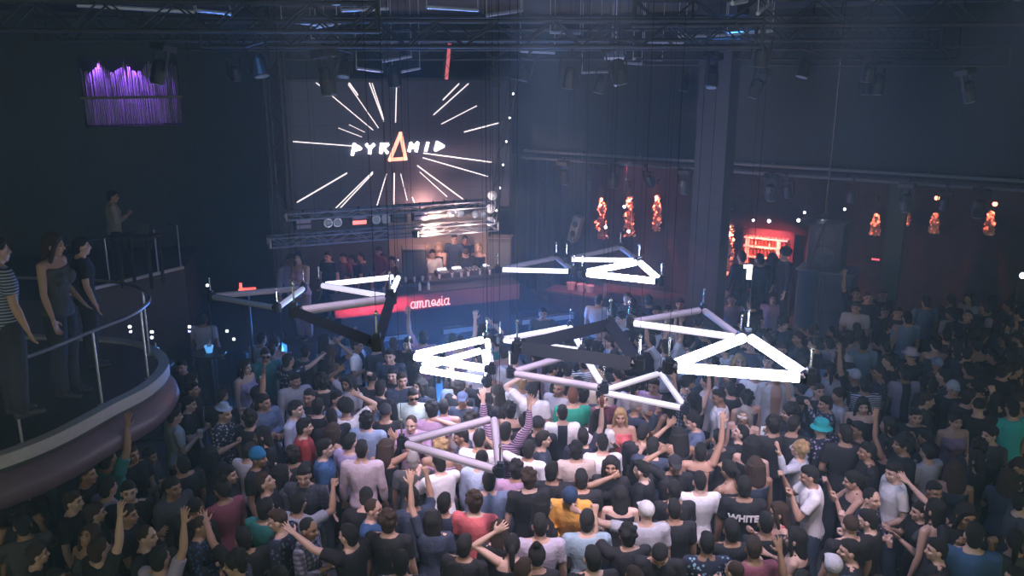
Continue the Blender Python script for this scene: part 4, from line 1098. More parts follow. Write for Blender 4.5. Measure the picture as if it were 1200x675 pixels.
q = at_depth(721, 65, 15); mb = MB(); mb.box((0,0,0),(0.33,0.30,0.05), Euler((R(20),0,R(-15))).to_matrix(), bevel=0.01); mb.tube((0,0,0.02),(0,0,CEIL-q.z),0.01,n=6)
tag(obj('ceiling_speaker_panel', mb, mat('pale_panel', (0.75,0.75,0.95), 0.4), loc=q), 'small pale lavender panel under the ceiling, upper centre', 'panel')

# blinders and lamps between the header trusses
def header(px, py, kind, label, m2=None):
    a_, z_ = onstage(px, py, TB)
    t = thing('blinder_light' if kind == 'bl' else 'scanner_light', label, 'stage light', S(a_, TB, z_), SA, 'lights on the header truss')
    if kind == 'bl':
        mb = MB(); mb.box((0,0.03,0),(0.30,0.16,0.22), bevel=0.008); obj('body', mb, M_BLK, t)
        for k in range(2):
            mb = MB(); mb.box((0,-0.055,0.052-0.104*k),(0.27,0.02,0.075), bevel=0.01); obj('lens', mb, m2[k] if m2 else M_GRIL, t)
    else:
        for k in (-1,1):
            mb = MB(); mb.loft([(Vector((k*0.09, y, 0)), Vector((r_,0,0)), Vector((0,0,r_))) for y, r_ in ((-0.12,0.085),(-0.10,0.09),(0.05,0.05),(0.09,0.03))], 14); obj('body', mb, M_ALU, t)
            mb = MB(); mb.ell((k*0.09,-0.115,0),(0.07,0.02,0.07), nu=14, nv=8); obj('lens', mb, M_LENS, t)
    mb = MB(); mb.tube((0,0,0.10),(0,0,0.26),0.018,n=6); obj('clamp', mb, M_BLK, t)
E_REDB = emit('blinder_red', (1.0,0.10,0.08), 3.0); M_DIML = mat('dim_lamp_face', (0.35,0.30,0.45), 0.4)
header(355.5, 262, 'bl', 'unlit lavender-faced blinder light left on the header truss', [M_DIML, M_DIML])
header(389, 260, 'sc', 'twin round lamps between the two blinders on the header truss')
header(420.5, 257, 'bl', 'blinder light glowing red on the header truss', [M_DIML, E_REDB])
header(445, 256, 'sc', 'twin round lamps right of the red blinder')
header(468, 254, 'bl', 'dark blinder light above the hot white glow', [M_GRIL, M_GRIL])
header(492, 252, 'bl', 'purplish blinder light on the header truss', [M_DIML, M_DIML])
header(508, 250, 'bl', 'pale blinder light on the header truss', [M_PLASTER, M_PLASTER])
header(521, 249, 'bl', 'black blinder light right of the pale one', [M_GRIL, M_GRIL])
header(546, 247, 'bl', 'last blinder light before the truss end', [M_GRIL, M_GRIL])
header(532, 249, 'sc', 'shiny twin lamps near the right end of the header truss')
header(560, 250, 'sc', 'shiny twin lamps at the right end of the header truss')
for i, (px, py) in enumerate(((577,229),(575,244),(575,259))):
    a_, z_ = onstage(px, py, TB-0.2); t = thing('dish_lamp', ('upper','middle','lower')[i]+' shiny round lamp on the right end of the header truss', 'stage light', S(a_, TB-0.2, z_), SA+R(-25))
    mb = MB(); mb.loft([(Vector((0,y,0)), Vector((r_,0,0)), Vector((0,0,r_))) for y, r_ in ((-0.06,0.095),(-0.045,0.10),(0.03,0.05),(0.12,0.035))], 16); obj('body', mb, M_ALU, t)
    mb = MB(); mb.ell((0,-0.05,0),(0.085,0.03,0.085), nu=14, nv=8); obj('lens', mb, M_LENS, t)
# the hot white-pink work light at the truss
a_, z_ = onstage(489, 271, TB-0.05)
t = thing('flood_lamp', 'white hot flood lamp burning on the lower header truss', 'stage light', S(a_, TB-0.32, z_), SA)
mb = MB(); mb.box((-0.12,0,0),(0.08,0.16,0.12), bevel=0.01); obj('body', mb, M_BLK, t)
mb = MB(); mb.box((-0.075,0,0),(0.012,0.12,0.09)); obj('lens', mb, emit('flood_face', (1.0,0.75,0.62), 40), t)

# ------------------------------------------------------------------ stage, booth and what is on it
sp = [S(-4.6,0.42,0), S(3.2,0.42,0), S(3.2,4.9,0), S(-4.6,4.9,0)]
tag(poly_prism('stage_platform', [(p.x,p.y) for p in sp], 0, 0.75, mat('stage_black', (0.05,0.06,0.08), 0.6, noise=(5,0.3))), 'raised dark stage behind the crowd', 'stage')
# pale back wall of the decks niche
na0, _ = onstage(456, 280, 3.0); na1, _ = onstage(572, 280, 3.0)
tag(wall('wall_stage_niche', S(na0,3.0,0), S(na1,3.0,0), 0.755, 3.75, 0.1, M_PLASTER), kind='structure')
fa0, fz0 = onstage(392, 371, 0); fa1, _ = onstage(608, 350, 0); _, fzt = onstage(505, 343, 0); _, fzb = onstage(505, 361, 0)
dj = thing('dj_booth', 'long stage booth with a red-lit fascia carrying pink script lettering', 'booth', S(0,0,0), SA)
mb = MB(); mb.box(((fa0+fa1)/2, 0.0, (fzt+fzb)/2), (fa1-fa0, 0.08, fzt-fzb), bevel=0.006); obj('fascia', mb, M_FAB, dj)
mb = MB(); mb.box(((fa0+fa1)/2, 0.25, fzt/2-0.02), (fa1-fa0-0.3, 0.3, fzt-0.06)); obj('front_panel', mb, mat('booth_front', (0.06,0.07,0.10), 0.7), dj)
mb = MB(); mb.box(((fa0+fa1)/2, 0.28, fzt+0.015), (fa1-fa0, 0.62, 0.03), bevel=0.005); obj('ledge', mb, M_BOX, dj)
da0, dz = onstage(468, 331, 0.75); da1, _ = onstage(592, 322, 0.75)
mb = MB(); mb.box(((da0+da1)/2, 0.85, dz), (da1-da0, 0.75, 0.05), bevel=0.008); obj('desk_top', mb, M_BOX, dj)
mb = MB(); mb.box(((da0+da1)/2, 0.52, (dz+fzt)/2), (da1-da0, 0.04, dz-fzt-0.04)); obj('desk_front', mb, M_BOX, dj)
# script lettering, one smooth tube stroke per letter
M_NEON = emit('script_pink', (1.0,0.38,0.40), 1.6)
lx0, lz0 = onstage(481, 356.6, -0.06); lx1, lz1 = onstage(529.5, 356.0, -0.06)
xh = 0.135; U = (lx1-lx0)/8.6
def arc(cx, cz, rx, rz, a0, a1, n=10): return [(cx+rx*math.cos(R(a0+(a1-a0)*i/n)), cz+rz*math.sin(R(a0+(a1-a0)*i/n))) for i in range(n+1)]
GL = {
 'a': (1.25, [arc(0.45,0.5,0.42,0.5,60,360,16)+[(0.87,1.0)]+arc(1.05,0.12,0.17,0.12,180,330,5)]),
 'm': (1.75, [[(0.0,0.9),(0.08,1.0),(0.15,0.0)]+arc(0.42,0.72,0.26,0.28,170,10,8)+[(0.68,0.0)]+arc(0.95,0.72,0.26,0.28,170,10,8)+[(1.22,0.2)]+arc(1.4,0.12,0.17,0.12,180,330,5)]),
 'n': (1.25, [[(0.0,0.9),(0.08,1.0),(0.15,0.0)]+arc(0.45,0.7,0.3,0.3,170,10,8)+[(0.76,0.2)]+arc(0.93,0.12,0.17,0.12,180,330,5)]),
 'e': (1.1, [[(0.05,0.42)]+arc(0.45,0.55,0.38,0.45,-15,300,16)+[(0.95,0.2)]]),
 's': (0.95, [[(0.0,0.1),(0.55,1.0)]+arc(0.42,0.3,0.3,0.3,60,-140,10)+[(0.2,0.12)]]),
 'i': (0.65, [[(0.1,1.0),(0.12,0.2)]+arc(0.3,0.12,0.17,0.12,180,330,5), [(0.1,1.35),(0.12,1.38)]]),
}
cx = 0.0
for ch in 'amnesia':
    w, strokes = GL[ch]; mb = MB()
    for st in strokes:
        pts = [Vector((lx0+(cx+x+0.10*z)*U, -0.062, (lz0+lz1)/2 - xh*0.5 + z*xh + 0.02)) for x, z in st]
        mb.chain(pts, [0.0115]*len(pts), 6)
    obj('letter_'+ch, mb, M_NEON, dj); cx += w
# decks, mixer, bottles and little lamps on the desk
def onto(a_, b_, z_, nm, lab, cat, group=None): return thing(nm, lab, cat, S(a_, b_, z_), SA, group)
dt = dz+0.025
for k, (f_, nm) in enumerate(((0.42,'left'),(0.56,'centre'),(0.86,'right'))):
    a_ = da0+(da1-da0)*f_
    t = onto(a_, 0.85, dt, 'media_player' , nm+' turntable-style player on the booth desk', 'player', 'decks on the desk')
    mb = MB(); mb.box((0,0,0.05),(0.32,0.40,0.10), bevel=0.01); obj('body', mb, M_BOX, t)
    mb = MB(); mb.loft([(Vector((0,-0.05,0.10)), Vector((0.11,0,0)), Vector((0,0.11,0))),(Vector((0,-0.05,0.115)), Vector((0.105,0,0)), Vector((0,0.105,0)))],20); obj('jog_wheel', mb, M_ALU, t)
    mb = MB(); mb.box((0,0.13,0.115),(0.20,0.09,0.03), Euler((R(20),0,0)).to_matrix()); obj('display', mb, emit('deck_display', (0.6,0.75,1.0), 1.2) if k == 0 else bpy.data.materials['deck_display'], t)
t = onto(da0+(da1-da0)*0.70, 0.85, dt, 'mixer', 'black mixing desk between the players on the booth desk', 'mixer')
mb = MB(); mb.box((0,0,0.05),(0.34,0.40,0.10), bevel=0.01); obj('body', mb, M_BOX, t)
for i in range(4):
    for j in range(4):
        mb = MB(); mb.tube((-0.12+0.08*i,-0.02+0.05*j,0.10),(-0.12+0.08*i,-0.02+0.05*j,0.125),0.012,n=8); obj('knob', mb, M_ALU, t)
    mb = MB(); mb.box((-0.12+0.08*i,-0.12,0.11),(0.02,0.035,0.02)); obj('fader', mb, M_WHITEPL, t)
for k, px in enumerate((492, 502.5)):
    a_, z_ = onstage(px, 341.5, 0.15); t = onto(a_, 0.15, fzt+0.03, 'water_bottle', ('left','right')[k]+' one of the two small pale bottles on the ledge above the lettering', 'bottle')
    mb = MB(); mb.loft([(Vector((0,0,z)), Vector((r_,0,0)), Vector((0,r_,0))) for z, r_ in ((0,0.030),(0.12,0.032),(0.15,0.014),(0.17,0.012))], 10); obj('body', mb, M_WHITEPL, t)
    mb = MB(); mb.tube((0,0,0.17),(0,0,0.19),0.015,n=8); obj('cap', mb, M_ALU, t)
r = random.Random(4)
for k in range(16):
    px = 440 + 11*k + r.uniform(-3,3); b_ = 0.58+0.1*r.random()
    if px < 470: a_, z_ = onstage(px, 334, 0.3); zz = fzt+0.03; b_ = 0.35
    elif px > 590: continue
    else: a_, _ = onstage(px, 327, b_); zz = dt
    t = onto(a_, b_, zz, 'drinking_glass', 'small glinting glass among those on the booth edge', 'glass', 'glasses on the booth')
    mb = MB(); mb.loft([(Vector((0,0,z)), Vector((r_,0,0)), Vector((0,r_,0))) for z, r_ in ((0,0.025),(0.10,0.034),(0.098,0.030),(0.01,0.022))], 10); obj('body', mb, mat('tumbler', (0.7,0.6,0.7), 0.05, spec=1.0) if k == 0 else bpy.data.materials['tumbler'], t)
    mb = MB(); mb.loft([(Vector((0,0,0.012)), Vector((0.022,0,0)), Vector((0,0.022,0))),(Vector((0,0,0.06)), Vector((0.026,0,0)), Vector((0,0.026,0)))],8); obj('drink', mb, M_ALU, t)
def speaker(a_, b_, z_, w, d, h, lab, rot=0):
    t = thing('monitor_speaker', lab, 'speaker', S(a_, b_, z_), SA+rot)
    mb = MB(); mb.box((0,0,h/2),(w,d,h), bevel=0.012); obj('cabinet', mb, M_BOX, t)
    mb = MB(); mb.box((0,-d/2-0.004,h/2),(w*0.9,0.012,h*0.92), bevel=0.004); obj('grille', mb, M_GRIL, t)
    mb = MB(); mb.box((0,0,h+0.006),(w*0.94,d*0.94,0.012)); obj('top_plate', mb, mat('pale_top', (0.30,0.27,0.27), 0.5) if 'pale_top' not in bpy.data.materials else bpy.data.materials['pale_top'], t)  # top plate paler than the cabinet
    return t
a_, _ = onstage(487, 325, 0.9); _, zt = onstage(487, 291, 0.9)
speaker(a_, 1.0, 0.75, 0.52, 0.50, zt-0.75, 'tall black speaker with pale top left of the people at the decks', R(-14))
a_, _ = onstage(590, 320, 0.9); _, zt = onstage(590, 279, 0.9)
speaker(a_, 1.05, 0.75, 0.55, 0.50, zt-0.75, 'tall black speaker right of the people at the decks', R(-30))
a_, z_ = onstage(574.5, 290, 0.7)
# stage right, low railing and step
a0_, z0_ = onstage(600, 327, 0.2); a1_, z1_ = onstage(618, 327, 0.2)

# people behind the decks and the dim guests further along the stage
def stage_person(px, py, b, yaw, pose, top, col, hair, lab, z0=0.75, **k):
    a_, z_ = onstage(px, py, b); h = S(a_, b, z_)
    return make_person(h, yaw, pose, top, col, hair, lab, s=min(1.12, max(0.9, (z_-z0)/1.62)), feet=None if False else z_-1.62*min(1.12, max(0.9, (z_-z0)/1.62)), **k)
stage_person(546, 294, 1.45, 180, 'desk', 'tee', K, 'short:n', 'person in black t-shirt working the decks', skin=SKINS[0])
stage_person(532.5, 279, 2.0, 165, 'relax', 'tee', (0.03,0.05,0.10), 'fade:k', 'tallest person in dark t-shirt behind the decks', skin=SKINS[0])
stage_person(561, 290, 1.9, 170, 'idle', 'tank', K, 'long:b', 'person in black top with long loose hair right of the one at the decks', skin=SKINS[2])
stage_person(514, 289, 1.95, 150, 'clap', 'tank', K, 'long:b', 'person in black top between the left speaker and the tallest one at the decks', skin=SKINS[2])
stage_person(507, 297, 1.65, -160, 'crown', 'tee', W, 'short:k', 'person in white top half hidden by the left speaker', skin=SKINS[0])
stage_person(545, 281, 2.45, 190, 'idle', 'tee', K, 'short:k', 'person in black at the back wall behind the decks', skin=SKINS[3])
for i, (px, py) in enumerate(((384,300),(402,301),(413,303),(424,300),(425,309),(444,294),(408,324),(380,309),(447,301),(459,305))):
    stage_person(px, py, 1.6+0.32*(i % 3), 160-25*(i % 4), ['idle','relax','hold','idle'][i % 4], 'tee', [K,MR,N,K][i % 4], 'short:k', 'dim red-lit guest standing on the stage left of the speaker, %s' % ('far left','second along','third along','fourth along','low in front','beside the speaker, rear','crouching low','left, lower','beside the speaker, front','against the speaker')[i], group='guests on the stage')
# figure on the podium left of the booth
pz = at_depth(350, 301, 15.6)
o_, B_ = make_person(pz, 150, 'cross', 'tank', (0.55,0.32,0.40), 'long:k', 'person in pink top dancing on a small podium left of the booth', s=1.0, feet=pz.z-1.62, trouser=(0.25,0.14,0.12), shoes=True, skin=SKINS[0])
mb = MB(); mb.loft([(Vector((0,0,0)), Vector((0.45,0,0)), Vector((0,0.45,0))),(Vector((0,0,pz.z-1.62)), Vector((0.42,0,0)), Vector((0,0.42,0)))], 20)
tag(obj('podium', mb, M_BLK, loc=(pz.x,pz.y,0)), 'round black podium under the dancer left of the booth', 'podium')
pz2 = at_depth(341, 303, 16.0)
make_person(pz2, 200, 'relax', 'shirt', (0.42,0.40,0.62), 'short:k', 'person in lilac shirt just behind the podium dancer', s=1.0, feet=pz2.z-1.62)
# dark rear screen of the stage left
sa0, sz0 = onstage(322, 290, 2.6)
tag(wall('wall_stage_left', S(sa0,2.9,0), S(na0-0.05,2.9,0), 0.755, 3.7, 0.08, M_WALL), kind='structure')
# red lit box at the far left of the stage
q = at_depth(290, 338, 14.2); t = thing('red_lamp_box', 'low red glowing lamp box at the far left of the stage', 'lamp', (q.x, q.y, q.z-0.05), R(10))
mb = MB(); mb.box((0,0,0),(0.32,0.16,0.06), bevel=0.01); obj('body', mb, M_BLK, t)
mb = MB(); mb.box((0,-0.03,0.045),(0.28,0.11,0.03), bevel=0.01); mb.box((-0.11,0,0.10),(0.04,0.06,0.10), bevel=0.01); obj('glow_strip', mb, emit('lamp_red', (1.0,0.06,0.04), 3.0), t)
mb = MB(); mb.tube((0,0,-0.03),(0,0,-q.z+0.08),0.025,n=8); mb.tube((0,0,-q.z+0.05),(0,0,-q.z+0.08),0.2,n=16); obj('stand', mb, M_BLK, t)
# red ceiling tower
p0 = at_depth(527, 50, 14.0); p1 = at_depth(523, 94, 14.0)
t = thing('red_lamp_tower', 'narrow hanging lamp tower glowing red under the ceiling above the screen', 'stage light', p1)
d = p0-p1; mb = truss_mesh(d.length, 0.10, 0.10, 0.008, 0.12); Mx = Matrix.Translation(d/2) @ d.to_track_quat('X','Z').to_matrix().to_4x4(); mb.xf(Mx); obj('frame', mb, M_BLK, t)
mb = MB(); mb.box(d*0.5,(0.05,0.05,d.length*0.96), d.to_track_quat('Z','Y').to_matrix()); obj('glow_strip', mb, emit('tower_red', (1.0,0.04,0.05), 0.55), t)
M_PIPE = mat('pipe_paint', (0.16,0.19,0.23), 0.5, metal=0.2)
# ------------------------------------------------------------------ right-hand side: gallery rail, ivy columns, bars
for h, px0, px1, lab in ((4.14, 640, 1200, 'upper'), (3.98, 640, 1200, 'lower')):
    mb = MB(); L = 15.0; mb.tube((0,0,0),(L,0,0),0.032,n=8)
    for k in range(11): mb.tube((L*k/10,0.0,0),(L*k/10,0.20,0.04),0.014,n=6)
    o = obj('lighting_pipe', mb, M_PIPE, loc=Wp(-0.5,-0.22-(0.10 if lab == 'lower' else 0),h)); o.rotation_euler = (0,0,WA)
    tag(o, lab+' long metal pipe along the gallery front on the right', 'pipe')
index_kids()
r = random.Random(9)
for i, (px, py) in enumerate(((662,186),(690,190),(720,192),(762,188),(803,192),(846,196),(905,200),(925,205),(1064,222),(1110,215),(1150,222),(1000,212))):
    a_, z_ = onwall(px, py, -0.33); o = copy_tree(par if i % 2 else mov); o.location = Wp(a_, -0.33, 3.66); o.rotation_euler = (R(r.uniform(-10,30)), 0, WA+R(r.uniform(-20,20)))
    tag(o, 'black lamp clamped to the pipes along the gallery front', None, 'gallery stage lights')
M_LEAF = mat('ivy_leaf', (0.62,0.50,0.40), 0.55, noise=(14,0.4))
M_LEAF2 = M_LEAF
WB = 3.35
def ivy(px, ytop, ybot, wpx, lab, dens=1.0, b=WB, flip=False):
    a_, zt = onwall(px, ytop, b); a2, zb = onwall(px, ybot, b); aw, _ = onwall(px+wpx/2, ybot, b)
    w = abs(aw-a2)+0.02; H_ = zt-zb
    t = thing('ivy_column', lab, 'climbing plant', Wp(a_, b, zb), WA)
    rr = random.Random(int(px)); mb = MB(); n_ = int(260*dens)
    for k in range(n_):
        f_ = rr.random(); ww = w*(0.35+0.65*(1-f_)**0.7); x = rr.gauss(0, 0.45)*ww; x = max(-ww, min(ww, x)); y = -abs(rr.gauss(0,0.06))-0.02; z = f_*H_
        s_ = rr.uniform(0.030,0.055); E = Euler((rr.uniform(-0.9,0.3), rr.uniform(-0.6,0.6), rr.uniform(-0.8,0.8))).to_matrix()
        pts = [E @ Vector(p) * s_ + Vector((x,y,z)) for p in ((0,0,1),(0.8,0.15,0.35),(0.5,0.1,-0.6),(0,-0.12,-1),(-0.5,0.1,-0.6),(-0.8,0.15,0.35))]
        mb.add(pts, [(0,1,2,3),(0,3,4,5)])
    obj('leaves', mb, M_LEAF, t)
    mb = MB(); xs = [0.0, 0.03, -0.02, 0.02, 0.0]; mb.chain([Vector((xs[k], 0.0, H_*k/4)) for k in range(5)], [0.02,0.018,0.016,0.012,0.008], 6); obj('stem', mb, M_WOOD, t)
    return Wp(a_, b, zt), Wp(a_, b, zb), H_
IV = []
for px, yt, yb, w, lab in ((707,232,279,14,'red-lit ivy column, widest, right of the hanging white speaker'),(740,231,276,13,'red-lit ivy column in the middle of the three bright ones'),(772,229,269,10,'red-lit ivy column nearest the pillar'),
    (668,250,286,8,'short red-lit ivy column just left of the hanging white speaker'),(857,264,322,15,'tall bright red-lit ivy column just right of the pillar'),
    (1028,251,275,9,'dim red-lit ivy column first beyond the dark cabinet'),(1064,242,263,6,'thin dim red ivy column between its two neighbours on the far right'),(1097,250,272,10,'faint red ivy column under a red lamp'),(1162,248,274,11,'red ivy column under the rightmost red lamp')):
    IV.append((px, lab) + ivy(px, yt, yb, w, lab, b=WB))
# red downlights above the ivy
E_REDL = emit('downlight_red', (1.0,0.10,0.04), 10)
def light(kind, name, loc, target, energy, col, size=0.1, angle=40, blend=0.6):
    l = bpy.data.lights.new(name, kind); l.energy = energy; l.color = col
    if kind == 'SPOT': l.spot_size = R(angle); l.spot_blend = blend; l.shadow_soft_size = size
    elif kind == 'POINT': l.shadow_soft_size = size
    o = link(bpy.data.objects.new(name, l)); o.location = loc
    if target is not None: o.rotation_euler = (Vector(target)-Vector(loc)).to_track_quat('-Z','Y').to_euler()
    return o
IVE = {707:60, 740:55, 772:36, 668:26, 857:80, 1028:9, 1064:4, 1097:4, 1162:9}
for px, lab, top, bot, H_ in IV:
    c = top + Vector((0,0,0.30)) - WN*0.22
    light('SPOT', 'ivy_spot', c, bot - WN*0.05, IVE[px]*14.0, (1.0,0.15,0.10), 0.02, 34, 0.6)
    t = thing('downlight', ('small downlight aimed at the ivy column, at %s' % {707:'the left end of the bright row',740:'the middle of the bright row',772:'the end near the pillar',668:'the white speaker',857:'the pillar',1028:'the dark cabinet',1064:'the thin column',1097:'the faint column',1162:'the far right'}[px]), 'lamp', c + UP*0.05, WA)
    mb = MB(); mb.loft([(Vector((0,0,z)), Vector((r_,0,0)), Vector((0,r_,0))) for z, r_ in ((-0.02,0.05),(0.10,0.05),(0.12,0.02))], 12); obj('housing', mb, M_BLK, t)
    mb = MB(); mb.box((0,0.15,0.08),(0.02,0.30,0.02)); obj('bracket', mb, M_BLK, t)
for px, py, lab in ((1098,232,'left'),(1166,239,'right')):
    a_, z_ = onwall(px, py, 2.2); t = thing('red_lamp', lab+' round red lamp glowing above the far right ivy', 'lamp', Wp(a_,2.2,z_), WA)
    mb = MB(); mb.ell((0,0,0),(0.05,0.05,0.05)); obj('bulb', mb, emit('bulb_red', (1.0,0.22,0.12), 9) if 'bulb_red' not in bpy.data.materials else bpy.data.materials['bulb_red'], t)
    mb = MB(); mb.tube((0,0,0.03),(0,0,4.02-z_),0.008,n=6); mb.tube((0,0,0.03),(0,0,0.09),0.03,0.02,n=10); obj('cord', mb, M_BLK, t)
# bright white pin spots
for i, (px, py, b_, lab) in enumerate(((732,242,1.0,'upper of the three white pin spots before the ivy'),(710,266,1.0,'left of the three white pin spots before the ivy'),(737,271,1.0,'lower right of the three white pin spots before the ivy'),
    (883,258,1.6,'faint first spot over the red bar'),(901.5,259,1.6,'bright second spot over the red bar'),(936,258,1.6,'bright third spot over the red bar'),(943,249,1.2,'slim spot above the right end of the red bar'),(990,245,0.6,'spot above the dark cabinet'),(966,251,0.8,'spot on the sloping arm beside the dark cabinet'))):
    a_, z_ = onwall(px, py, b_); t = thing('pin_spot', lab, 'lamp', Wp(a_,b_,z_), WA)
    rr = 0.035 if i < 3 or i in (4,5) else 0.024
    mb = MB(); mb.ell((0,-0.02,0),(rr,rr*0.6,rr)); obj('lens', mb, emit('pin_spot_white', (0.75,0.82,1.0), 30) if i == 0 else bpy.data.materials['pin_spot_white'], t)
    mb = MB(); mb.loft([(Vector((0,y,0)), Vector((r_,0,0)), Vector((0,0,r_))) for y, r_ in ((-0.01,rr*1.25),(0.08,rr*1.1),(0.12,rr*0.5))],12); mb.tube((0,0.05,0),(0,0.05,4.02-z_),0.008,n=6); obj('housing', mb, M_BLK, t)
# hanging white line-array speaker
a_, z_ = onwall(675, 268, 1.4); t = thing('hanging_speaker', 'pale slanted speaker hanging left of the ivy columns', 'speaker', Wp(a_,1.4,z_), WA)
Rm = Euler((0,R(16),0)).to_matrix()
mb = MB(); mb.box((0,0,0),(0.24,0.26,0.72), Rm, bevel=0.02); obj('cabinet', mb, mat('pale_blue_cabinet', (0.42,0.46,0.50), 0.5), t)
for z in (0.14,-0.12):
    mb = MB(); mb.loft([(Rm @ Vector((0,-0.132,z)), Rm @ Vector((0.075,0,0)), Rm @ Vector((0,0,0.085))),(Rm @ Vector((0,-0.142,z)), Rm @ Vector((0.065,0,0)), Rm @ Vector((0,0,0.075)))],16); obj('driver', mb, M_BLK, t)
mb = MB(); mb.tube((0.05,0,0.36),(0.05,0,4.02-z_),0.01,n=6); mb.box((0.05,0,0.40),(0.16,0.10,0.06)); obj('bracket', mb, M_BLK, t)
# big dark drape to the left of the ivy wall
dr = MB(); a0_, _ = onwall(602, 250, 1.9); a1_, _ = onwall(690, 250, 1.9); n_ = 40
vs = []
for k in range(n_+1):
    x = a0_+(a1_-a0_)*k/n_; y = 0.06*math.sin(k*1.3)
    for z in (0.0, 4.0): vs.append(Wp(x, 1.9+y, z)); 
for k in range(n_+1):
    x = a0_+(a1_-a0_)*k/n_; y = 0.06*math.sin(k*1.3)
    for z in (0.0, 4.0): vs.append(Wp(x, 1.93+y, z))
m_ = 2*(n_+1); fs = []
for k in range(n_):
    i = 2*k; fs += [(i,i+2,i+3,i+1),(m_+i+1,m_+i+3,m_+i+2,m_+i)]
fs += [(0,1,m_+1,m_),(2*n_+1,2*n_,m_+2*n_,m_+2*n_+1)]
fs += [(2*k+1,2*k+3,m_+2*k+3,m_+2*k+1) for k in range(n_)]
dr.add(vs, fs); tag(obj('drape', dr, mat('blue_black_drape', (0.05,0.07,0.11), 0.9), smooth=False), 'dark blue-black drape hanging between the stage and the ivy wall', 'curtain')

# red-lit bar counter with glowing top in the middle
def bar(px0, px1, ytop, b, h_extra, lab, name='bar_counter'):
    a0, z0 = onwall(px0, ytop, b); a1, z1 = onwall(px1, ytop, b); zt = (z0+z1)/2
    t = thing(name, lab, 'bar', Wp((a0+a1)/2, b, 0), WA); L = a1-a0
    mb = MB(); mb.box((0,0,zt-0.03),(L,0.6,0.06), bevel=0.01); obj('counter_top', mb, M_WOOD, t)
    mb = MB(); mb.box((0,0.05,(zt-0.06)/2),(L-0.1,0.45,zt-0.06)); obj('front', mb, M_RUST, t)
    return Wp((a0+a1)/2, b, zt), zt, L, t
c1, zt1, L1, _ = bar(645, 712, 341, -0.6, 0, 'low bar counter glowing pinkish red under the bright triangle')
for k, px in enumerate((668,680,690)):
    a_, z_ = onwall(px, 338, -0.6); t = thing('ice_bucket', ('left','middle','right')[k]+' pale ice bucket on the pinkish red counter', 'bucket', Wp(a_,-0.55,zt1), WA)
    mb = MB(); mb.loft([(Vector((0,0,z)), Vector((r_,0,0)), Vector((0,r_,0))) for z, r_ in ((0,0.08),(0.16,0.11),(0.17,0.115),(0.165,0.10),(0.03,0.075))], 16); obj('body', mb, mat('bucket_pale', (0.7,0.5,0.5), 0.4) if k == 0 else bpy.data.materials['bucket_pale'], t)
    mb = MB(); mb.ell((0,0,0.13),(0.085,0.085,0.03)); obj('ice', mb, M_WHITEPL, t)
light('SPOT', 'bar_red', c1+Vector((0.1,-0.5,1.5)), c1, 120, (1.0,0.16,0.16), 0.08, 60, 0.7)

# back bar with the bright red shelves right of the pillar
a0, z0 = onwall(873, 277, 2.6); a1, z1 = onwall(922, 305, 2.6)
bb = thing('back_bar', 'back bar with two bright red-lit shelves, right of the pillar', 'bar', Wp((a0+a1)/2, 2.6, 0), WA)
L = a1-a0; zt, zb = z0, z1
mb = MB(); mb.box((0,0.20,(zt+0.2)/2),(L+0.2,0.06,zt+0.2)); obj('back_panel', mb, M_RUST, bb)
M_SHELF = mat('pale_shelf', (0.75,0.55,0.45), 0.5, noise=(12,0.2))
for k, z in enumerate((zt, zt-(zt-zb)*0.45, zb)):
    mb = MB(); mb.box((0,0.05,z),(L,0.28,0.04), bevel=0.006); obj('shelf', mb, M_SHELF, bb)
for x in (-L*0.42, L*0.30):
    mb = MB(); mb.box((x,0.03,zt/2),(0.09,0.2,zt)); obj('upright', mb, M_SHELF, bb)
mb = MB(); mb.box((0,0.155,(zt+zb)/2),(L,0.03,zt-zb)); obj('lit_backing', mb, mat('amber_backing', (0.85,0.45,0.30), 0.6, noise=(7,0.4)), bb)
rr = random.Random(2)
M_BOT = mat('bottle_glass', (0.12,0.05,0.03), 0.1, spec=1.0)
def bottle_mesh():
    mb = MB(); mb.loft([(Vector((0,0,z)), Vector((r_,0,0)), Vector((0,r_,0))) for z, r_ in ((0,0.034),(0.15,0.036),(0.20,0.014),(0.26,0.012))], 10); return mb.mesh('bottle', M_BOT)
bm_ = bottle_mesh()
for row, z in enumerate((zt-(zt-zb)*0.45, zb)):
    for k in range(11):
        x = -L*0.42 + L*0.84*k/10
        o = obj('bottle', bm_, None, None, loc=Wp((a0+a1)/2+x, 2.62, z+0.02)); tag(o, 'dark bottle standing on the %s red-lit shelf' % ('middle','lower')[row], 'bottle', 'bottles on the red shelves')
cb = Wp((a0+a1)/2, 2.6, (zt+zb)/2)
light('SPOT', 'backbar_red_l', cb - WN*0.8 - WU*0.3 + UP*0.75, cb - UP*0.1, 420, (1.0,0.14,0.10), 0.05, 75, 0.7)
light('SPOT', 'backbar_red_r', cb - WN*0.9 + WU*0.5 + UP*0.7, cb + WU*0.1 - UP*0.1, 400, (1.0,0.10,0.14), 0.05, 80, 0.7)
light('POINT', 'backbar_shelf', cb - WN*0.25 + UP*0.02, None, 14, (1.0,0.28,0.12), 0.05)
